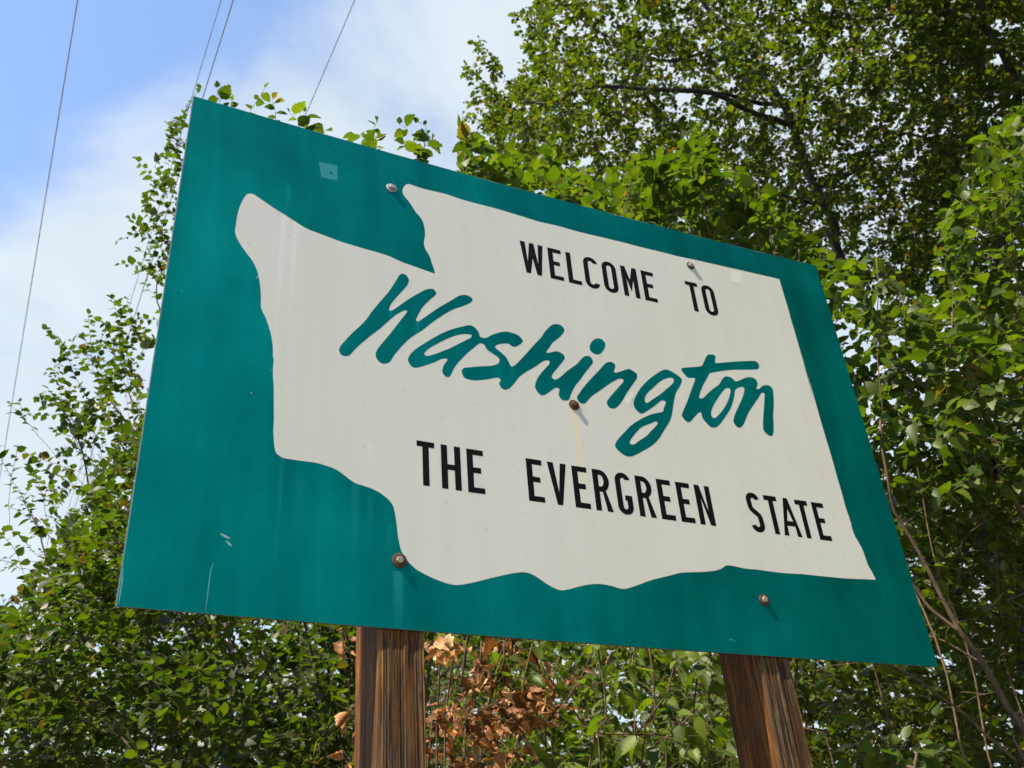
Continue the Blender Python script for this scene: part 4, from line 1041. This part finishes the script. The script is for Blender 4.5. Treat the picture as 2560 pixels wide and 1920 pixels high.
# --- hazel shoots standing up behind the top edge
def top_shrub():
    T = Plant('upright_shrub', 'shrub with upright leafy shoots showing over the top edge of the sign', 'shrub', 41)
    b = at(1300, 900, 5.6)
    sh = [(478, 195, 5.6), (505, 215, 5.6), (575, 192, 5.4), (590, 225, 5.4), (630, 243, 5.3), (658, 243, 5.3), (705, 280, 5.3), (760, 288, 5.2), (815, 262, 5.1), (862, 268, 5.1), (905, 264, 5.1), (935, 300, 5.1), (1000, 245, 5.2), (1040, 285, 5.2),
          (1100, 330, 5.2), (1190, 315, 5.2), (1265, 365, 5.1), (1300, 400, 5.1), (1420, 330, 5.4), (1495, 270, 5.5), (1540, 310, 5.5), (1640, 400, 5.5), (1700, 450, 5.4)]
    for (x, y, d) in sh:
        q = at(x, y, d); g = np.array([0.2 if x < 1150 else 2.67, 2.5, -0.05]) + np.array([T.rng.normal(0, .07), T.rng.normal(0, .1), 0])
        m_ = np.array([q[0] * 0.85 + g[0] * 0.15, q[1] * 0.85 + g[1] * 0.15, q[2] - 1.1])
        T.stem([g, g + np.array([0, 0, 1.6]), m_, q - np.array([0, 0, 0.28])], 0.010, 0.003, 'stem', attach=False, sway=0.05)
    tips = [at(*s) for s in sh[6:]]
    for s in sh[8:]:                              # every shoot is leafy for its last half metre
        q = at(*s)
        for k in range(3): tips.append(q - np.array([T.rng.normal(0, .06), T.rng.normal(0, .06), 0.14 + 0.13 * k]))
    body = volume([(985, 330), (1010, 280), (1060, 320), (1180, 330), (1290, 380), (1420, 350), (1500, 300), (1620, 400), (1800, 570), (1850, 700), (1500, 560), (1000, 440)], 5.0, 6.6, 420, 42, 0.2, 0.5)
    ups = volume([(1000, 300), (1180, 330), (1290, 380), (1420, 340), (1500, 280), (1620, 390), (1790, 540), (1500, 480), (1050, 400)], 5.0, 6.2, 55, 43, 0.0, 0.5, 0.2)
    T.grow(np.concatenate([np.array(tips), body]), 0.06, 0.0)
    Y = lambda x, y, d: at((280 + x * 0.28933) / D2S, (220 + y * 0.28933) / D2S, d)
    T.sprays([(q - np.array([T.rng.normal(0, .08), T.rng.normal(0, .08), 0.6]), q + np.array([0, 0, 0.08])) for q in ups], 0.0, 0)
    T.sprays([(Y(980, 420, 5.5), Y(905, -10, 5.6)), (Y(1030, 380, 5.5), Y(1040, 95, 5.5)), (Y(1360, 480, 5.4), Y(1320, -5, 5.4)), (Y(1420, 500, 5.4), Y(1385, 90, 5.4)), (Y(1570, 560, 5.3), Y(1530, 205, 5.3)), (Y(1660, 600, 5.3), Y(1660, 205, 5.3))], 0.0, 0)
    T.build_wood(BARK_BROWN, 0.0012, 0.44)
    T.leaves(0.060, 0.028, 0.40, droop=0.1, minleaf=5, spread=1.0)
    T.build_leaves(LOW, single_meshes('leaf', HIGH, LEAF_BROAD), LEAF_BROAD, 295)

# --- broad leaved shrub at the right edge
def right_shrub():
    T = Plant('broadleaf_shrub', 'sunlit shrub with broad toothed leaves and tan stems right of the sign', 'shrub', 51)
    D = lambda x, y, d: at(x / D2S, y / D2S, d)
    b = D(2560, 1290, 5.0)
    T.stem([ground_under(b, 0.5, 0.2), b, D(2501, 1205, 5.0), D(2464, 1141, 5.0), D(2438, 1089, 5.0), D(2397, 1014, 4.95), D(2371, 968, 4.9), D(2376, 869, 4.9), D(2380, 780, 4.9)], 0.030, 0.006, 'stem', 'tan forked stem', attach=False)
    T.stem([D(2432, 1078, 5.0), D(2383, 1020, 4.9), D(2348, 1000, 4.8), D(2250, 920, 4.7)], 0.012, 0.004, 'stem')
    T.stem([D(2438, 1070, 5.0), D(2458, 1017, 5.0), D(2484, 980, 5.0), D(2560, 942, 5.0)], 0.011, 0.004, 'stem')
    T.stem([D(2445, 1086, 5.0), D(2470, 1040, 5.1), D(2536, 965, 5.2), D(2600, 900, 5.2)], 0.010, 0.004, 'stem')
    g2 = ground_under(D(2260, 1250, 4.6), 0.2, 0.3)
    T.stem([g2, D(2235, 1270, 4.7), D(2205, 1120, 4.7), D(2180, 1000, 4.7), D(2175, 800, 4.8), D(2190, 640, 4.9)], 0.010, 0.003, 'stem', attach=False, sway=0.08)
    T.stem([g2 + [0.3, 0.2, 0], D(2300, 1150, 4.9), D(2260, 900, 4.9), D(2240, 700, 5.0)], 0.009, 0.003, 'stem', attach=False, sway=0.10)
    T.stem([ground_under(b, 1.2, 0.4), D(2620, 900, 5.2), D(2540, 620, 5.2), D(2500, 400, 5.3)], 0.016, 0.004, 'stem', attach=False)
    A_ = volume([(1740, 560), (1900, 560), (1990, 640), (2080, 700), (2330, 760), (2330, 1080), (2000, 1060), (1880, 1060), (1810, 880)], 4.3, 6.0, 560, 52, 0.2, 0.5, 0.7)
    B_ = volume([(2000, 560), (2070, 380), (2140, 250), (2330, 180), (2330, 800), (2080, 700)], 4.9, 6.4, 320, 53, 0.25, 0.5)
    T.grow(np.concatenate([A_, B_]), 0.14, 0.1)
    T.build_wood(BARK_TAN, 0.0012, 0.44, seed_scale=0.75)
    T.leaves(0.070, 0.034, 0.32, droop=0.5, minleaf=4, flat=0.55)
    T.build_leaves(LOW, single_meshes('leaf', HIGH_ELM, LEAF_BROAD), LEAF_BROAD, 295)

# --- dark thicket in the shade at the lower right
def dark_thicket():
    T = Plant('shaded_thicket', 'dark thicket with bare slanting stems below the lower right corner of the sign', 'shrub', 61)
    D = lambda x, y, d: at(x / D2S, y / D2S, d)
    T.stem([ground_under(D(2640, 1900, 4.4), 0.7, 0.1), D(2620, 1920, 4.5), D(2560, 1831, 4.5), D(2536, 1787, 4.5), D(2504, 1735, 4.5), D(2467, 1671, 4.5), D(2426, 1614, 4.5), D(2397, 1576, 4.5), D(2374, 1533, 4.5), D(2348, 1483, 4.5), D(2328, 1440, 4.5), D(2281, 1348, 4.5), D(2237, 1275, 4.5), D(2223, 1200, 4.5), D(2200, 1050, 4.6)], 0.024, 0.008, 'stem', 'long bare stem slanting past the sign corner', attach=False, sway=0.02)
    T.stem([D(2397, 1580, 4.5), D(2356, 1545, 4.5), D(2320, 1515, 4.5), D(2290, 1470, 4.5), D(2230, 1380, 4.5)], 0.012, 0.005, 'stem', sway=0.02)
    T.stem([ground_under(D(2640, 2000, 4.2), 0.5, 0), D(2600, 1960, 4.3), D(2560, 1917, 4.3), D(2513, 1874, 4.3), D(2464, 1836, 4.3), D(2412, 1787, 4.3), D(2339, 1738, 4.3), D(2284, 1697, 4.3), D(2200, 1650, 4.4)], 0.015, 0.005, 'stem', attach=False, sway=0.02)
    T.stem([ground_under(D(2520, 1700, 5.2), 0, 0), D(2520, 1700, 5.2), D(2510, 1560, 5.2), D(2500, 1440, 5.2), D(2495, 1300, 5.2)], 0.010, 0.004, 'stem', attach=False)
    T.stem([ground_under(D(2199, 1700, 5.2), 0, 0), D(2198, 1740, 5.2), D(2199, 1660, 5.2), D(2196, 1500, 5.2)], 0.013, 0.006, 'stem', attach=False)
    T.stem([D(2467, 1671, 4.5), D(2440, 1650, 4.6), D(2390, 1620, 4.6), D(2330, 1590, 4.6), D(2200, 1580, 4.7)], 0.007, 0.003, 'stem', sway=0.02)
    for i in range(6):
        x = 1990 + i * 90; q = D(x, 1500, 6.5 + (i % 3)); g = ground_under(q, 0.9, 0)
        T.stem([g, (g + q) / 2 + [0.3, 0, 0], q], 0.014, 0.005, 'stem', attach=False, sway=0.12)
    mass = volume([(1660, 1360), (1960, 1380), (1850, 1060), (1960, 1000), (2330, 950), (2330, 1850), (1660, 1850)], 5.2, 10.5, 5000, 62, 0.25, 0.6, 0.6)
    mid = volume([(1900, 1000), (2250, 1000), (2250, 1350), (1990, 1350)], 4.6, 6.5, 190, 63, 0.3, 0.5)
    T.grow(np.concatenate([mass, mid]), 0.16, 0.1)
    T.grow(volume([(1720, 1450), (2030, 1450), (1930, 1080), (2330, 1000), (2330, 1850), (1720, 1850)], 4.4, 6.5, 240, 64), 0.10, 0.0, leafy=False)
    T.build_wood(BARK_BROWN, 0.0012, 0.44, seed_scale=0.75)
    T.leaves(0.050, 0.028, 0.32, droop=0.25, minleaf=5)
    T.build_leaves(LOW, single_meshes('leaf', HIGH, LEAF_TREE), LEAF_TREE, 290)

# --- bright sprig of big leaves at the lower right
def low_sprig():
    T = Plant('leafy_plant', 'young plant with a few large bright leaves low at the right of the right post', 'plant', 71)
    D = lambda x, y, d: at(x / D2S, y / D2S, d)
    b = D(2260, 1990, 3.7)
    T.stem([ground_under(b), b, D(2230, 1900, 3.7), D(2200, 1830, 3.7)], 0.008, 0.003, 'stem', attach=False)
    T.stem([D(2290, 1925, 3.6), D(2283, 1900, 3.6), D(2292, 1880, 3.6)], 0.006, 0.005, 'stem')
    tips = [D(2130, 1800, 3.7), D(2340, 1795, 3.6), D(2220, 1840, 3.65), D(2180, 1870, 3.65), D(2370, 1880, 3.6), D(2290, 1850, 3.7), D(2090, 1870, 3.8), D(2060, 1910, 3.8), D(2330, 1930, 3.6), D(2390, 1850, 3.75), D(2010, 1700, 4.0), D(2040, 1740, 4.0), D(2250, 1960, 3.6)]
    T.grow(np.array(tips), 0.1, 0.0)
    T.build_wood(BARK_TAN, 0.0011, 0.40)
    T.leaves(0.080, 0.062, 0.30, droop=0.55, minleaf=3, flat=0.35)
    T.build_leaves(LOW, single_meshes('leaf', HIGH, LEAF_BROAD), LEAF_BROAD, 300)

# --- twiggy elm between the posts
def middle_shrub():
    T = Plant('twiggy_shrub', 'twiggy green shrub with bare stems seen farther back between the two posts', 'shrub', 81)
    for i, (x, d) in enumerate(((1080, 4.0), (1130, 4.3), (1175, 4.6), (1230, 4.1), (1290, 4.4), (1345, 3.9), (1380, 4.6), (1420, 4.2), (1470, 4.0), (1520, 4.5), (1550, 4.1), (1250, 5.0), (1350, 5.2), (1480, 5.3), (1150, 5.2))):
        q = at(x + T.rng.normal(0, 25), 1395, d); g = ground_under(at(1250 + (x - 1250) * 0.55, 1600, d))
        if i % 2: continue
        lean = T.rng.normal(0, 260)
        T.stem([g, at(x * 0.7 + 1250 * 0.3 - lean, 1720, d), at(x * 0.9 + 1250 * 0.1 - lean * 0.5, 1560, d), q, q + np.array([T.rng.normal(0, .25), .05, .5])], 0.0075, 0.003, 'stem', attach=False, sway=0.07)
    back = volume([(900, 1290), (1600, 1330), (1660, 1850), (880, 1850)], 4.7, 7.5, 1700, 83, 0.22, 0.5, 0.8)
    far = volume([(880, 1300), (1720, 1340), (1720, 1850), (880, 1850)], 7.5, 11, 1900, 84, 0.1, 0.6, 0.8)
    for i in range(5):
        q = at(1000 + 140 * i, 1450, 8.5); T.stem([ground_under(q, T.rng.normal(0, .7)), q * [1, 1, .5] + [T.rng.normal(0, .4), 0, 0], q], 0.016, 0.006, 'stem', attach=False, sway=0.15)
    T.grow(np.concatenate([back, far]), 0.16, -0.05)
    T.grow(volume([(925, 1380), (1570, 1420), (1640, 1850), (900, 1850)], 3.7, 5.5, 420, 85), 0.10, -0.1, leafy=False)
    T.build_wood(BARK_BROWN, 0.0013, 0.44)
    T.leaves(0.064, 0.040, 0.24, droop=0.6, minleaf=3, flat=0.35)
    T.build_leaves(LOW, single_meshes('leaf', HIGH_ELM, LEAF_BROAD), LEAF_BROAD, 290)

# --- drooping elm sapling close behind the panel
def near_elm():
    T = Plant('leafy_sapling', 'leafy sapling with large drooping toothed leaves close behind the sign between the posts', 'sapling', 86)
    for x, d in ((1150, 4.0), (1290, 3.9), (1400, 4.1), (1510, 4.0)):
        q = at(x, 1390, d); g = ground_under(at(1330, 1650, 4.1), T.rng.normal(0, .2), 0.1)
        T.stem([g, at(1330 * 0.4 + x * 0.6, 1740, d), at(x + T.rng.normal(0, 40), 1540, d), q], 0.009, 0.003, 'stem', attach=False, sway=0.06)
    near = volume([(1060, 1450), (1130, 1420), (1300, 1370), (1600, 1400), (1640, 1850), (940, 1850), (1040, 1600)], 3.6, 4.4, 115, 82, 0.1, 0.4, 0.5)
    T.grow(near, 0.14, 0.0)
    T.build_wood(BARK_BROWN, 0.0012, 0.42)
    T.leaves(0.076, 0.046, 0.22, droop=0.8, minleaf=3, flat=0.25)
    T.build_leaves(LOW, single_meshes('leaf', HIGH_ELM, LEAF_BRIGHTENED), LEAF_BRIGHTENED, 300)

# --- withered brown branches beside the left post
def dead_shrub():
    T = Plant('withered_shrub', 'withered shrub with curled brown leaves beside the left post', 'shrub', 91)
    for x, d in ((985, 3.75), (1040, 3.9), (950, 3.8), (1090, 4.0), (740, 3.95)):
        q = at(x, 1385, d); g = ground_under(at(980, 1700, d))
        T.stem([g, at(980 * 0.5 + x * 0.5, 1720, d), q], 0.009, 0.003, 'stem', attach=False, sway=0.05)
    a = volume([(925, 1372), (1010, 1380), (1030, 1450), (1040, 1560), (1060, 1850), (925, 1850)], 3.55, 4.1, 58, 92)
    b_ = volume([(1010, 1380), (1200, 1390), (1230, 1560), (1060, 1720)], 3.7, 4.3, 36, 93)
    c = shoots([(740, 1362, 3.9), (752, 1400, 3.9), (755, 1530, 3.9), (745, 1560, 3.8), (740, 1620, 3.8), (752, 1650, 3.8), (1120, 1560, 3.8), (1100, 1620, 3.8), (1300, 1420, 4.2)])
    T.grow(np.concatenate([a, b_, c]), 0.12, 0.0)
    T.grow(volume([(925, 1372), (1120, 1385), (1100, 1850), (925, 1850)], 3.6, 4.4, 120, 94), 0.10, 0.0, leafy=False)
    T.build_wood(BARK_BROWN, 0.0012, 0.42)
    T.leaves(0.056, 0.032, 0.2, droop=0.9, minleaf=3, flat=0.1)
    T.build_leaves(DEAD, single_meshes('dead_leaf', DEAD, LEAF_DEAD), LEAF_DEAD, 290, 'dead_leaf', 'dead_foliage')

# --- trees added out of view to shade and be mirrored in the sign's right half
def added_shade_tree(x, y, h, r, seed, label):
    T = Plant('added_shade_tree', label, 'tree', seed, 'unseen trees added to shade the sign')
    T.stem([(x, y, -0.1), (x + .1, y, h * 0.3), (x - .1, y + .1, h * 0.6), (x, y, h * 0.9)], 0.16, 0.03, 'trunk', attach=False)
    for k in range(7):
        a = k * 2.4; z = h * (0.25 + 0.08 * k)
        T.stem([(x, y, z), (x + math.cos(a) * r * .5, y + math.sin(a) * r * .5, z + .5), (x + math.cos(a) * r * .9, y + math.sin(a) * r * .9, z + .7)], 0.05, 0.012, 'limb')
    rng = T.rng; pts = []
    while len(pts) < 1000:
        q = rng.uniform(-1, 1, 3)
        if 0.25 < np.linalg.norm(q) < 1: pts.append((x + q[0] * r, y + q[1] * r, h * 0.60 + q[2] * h * 0.40))
    T.grow(np.array(pts), 0.15, 0.1)
    T.build_wood(BARK_DARK, 0.002, 0.46)
    T.leaves(0.15, 0.06, 0.5, droop=0.3, minleaf=5)
    T.build_leaves(LOW, [], LEAF_TREE, 0)
added_shade_tree(4.9, -2.4, 10.0, 2.6, 101, 'unseen tree added to shade the sign, right of the camera, nearest to the sign')
added_shade_tree(5.4, -6.2, 11.0, 3.0, 102, 'unseen tree added to shade the sign, right of the camera, second from the sign')
added_shade_tree(5.2, -10.8, 11.0, 3.0, 103, 'unseen tree added to shade the sign, right of the camera, farthest from the sign')

# --- wood standing farther back
def back_wood():
    T = Plant('background_thicket', 'dense thicket standing farther back behind the shrubs', 'shrub', 111)
    for i in range(9):
        q = at(-200 + 320 * i, 1380, 11.5 + (i % 3)); g = ground_under(q, T.rng.normal(0, .8), T.rng.normal(0, .5))
        T.stem([g, (g + q) / 2 + [T.rng.normal(0, .3), 0, 0], q], 0.05, 0.012, 'stem', attach=False, sway=0.2)
    P = volume([(-400, 1480), (60, 1400), (300, 1270), (900, 1300), (1700, 1360), (1900, 1150), (2050, 950), (2500, 850), (2500, 1950), (-400, 1950)], 9.5, 14.0, 4200, 112, 0.02, 0.8, 0.8)
    T.grow(P, 0.16, 0.1)
    T.build_wood(BARK_DARK, 0.0018, 0.44)
    T.leaves(0.115, 0.055, 0.45, droop=0.3, minleaf=5)
    T.build_leaves(LOW, [], LEAF_TREE, 0)
back_wood()

for f in (big_tree, right_tree, left_shrub, top_shrub, right_shrub, dark_thicket, low_sprig, middle_shrub, near_elm, dead_shrub):
    f()
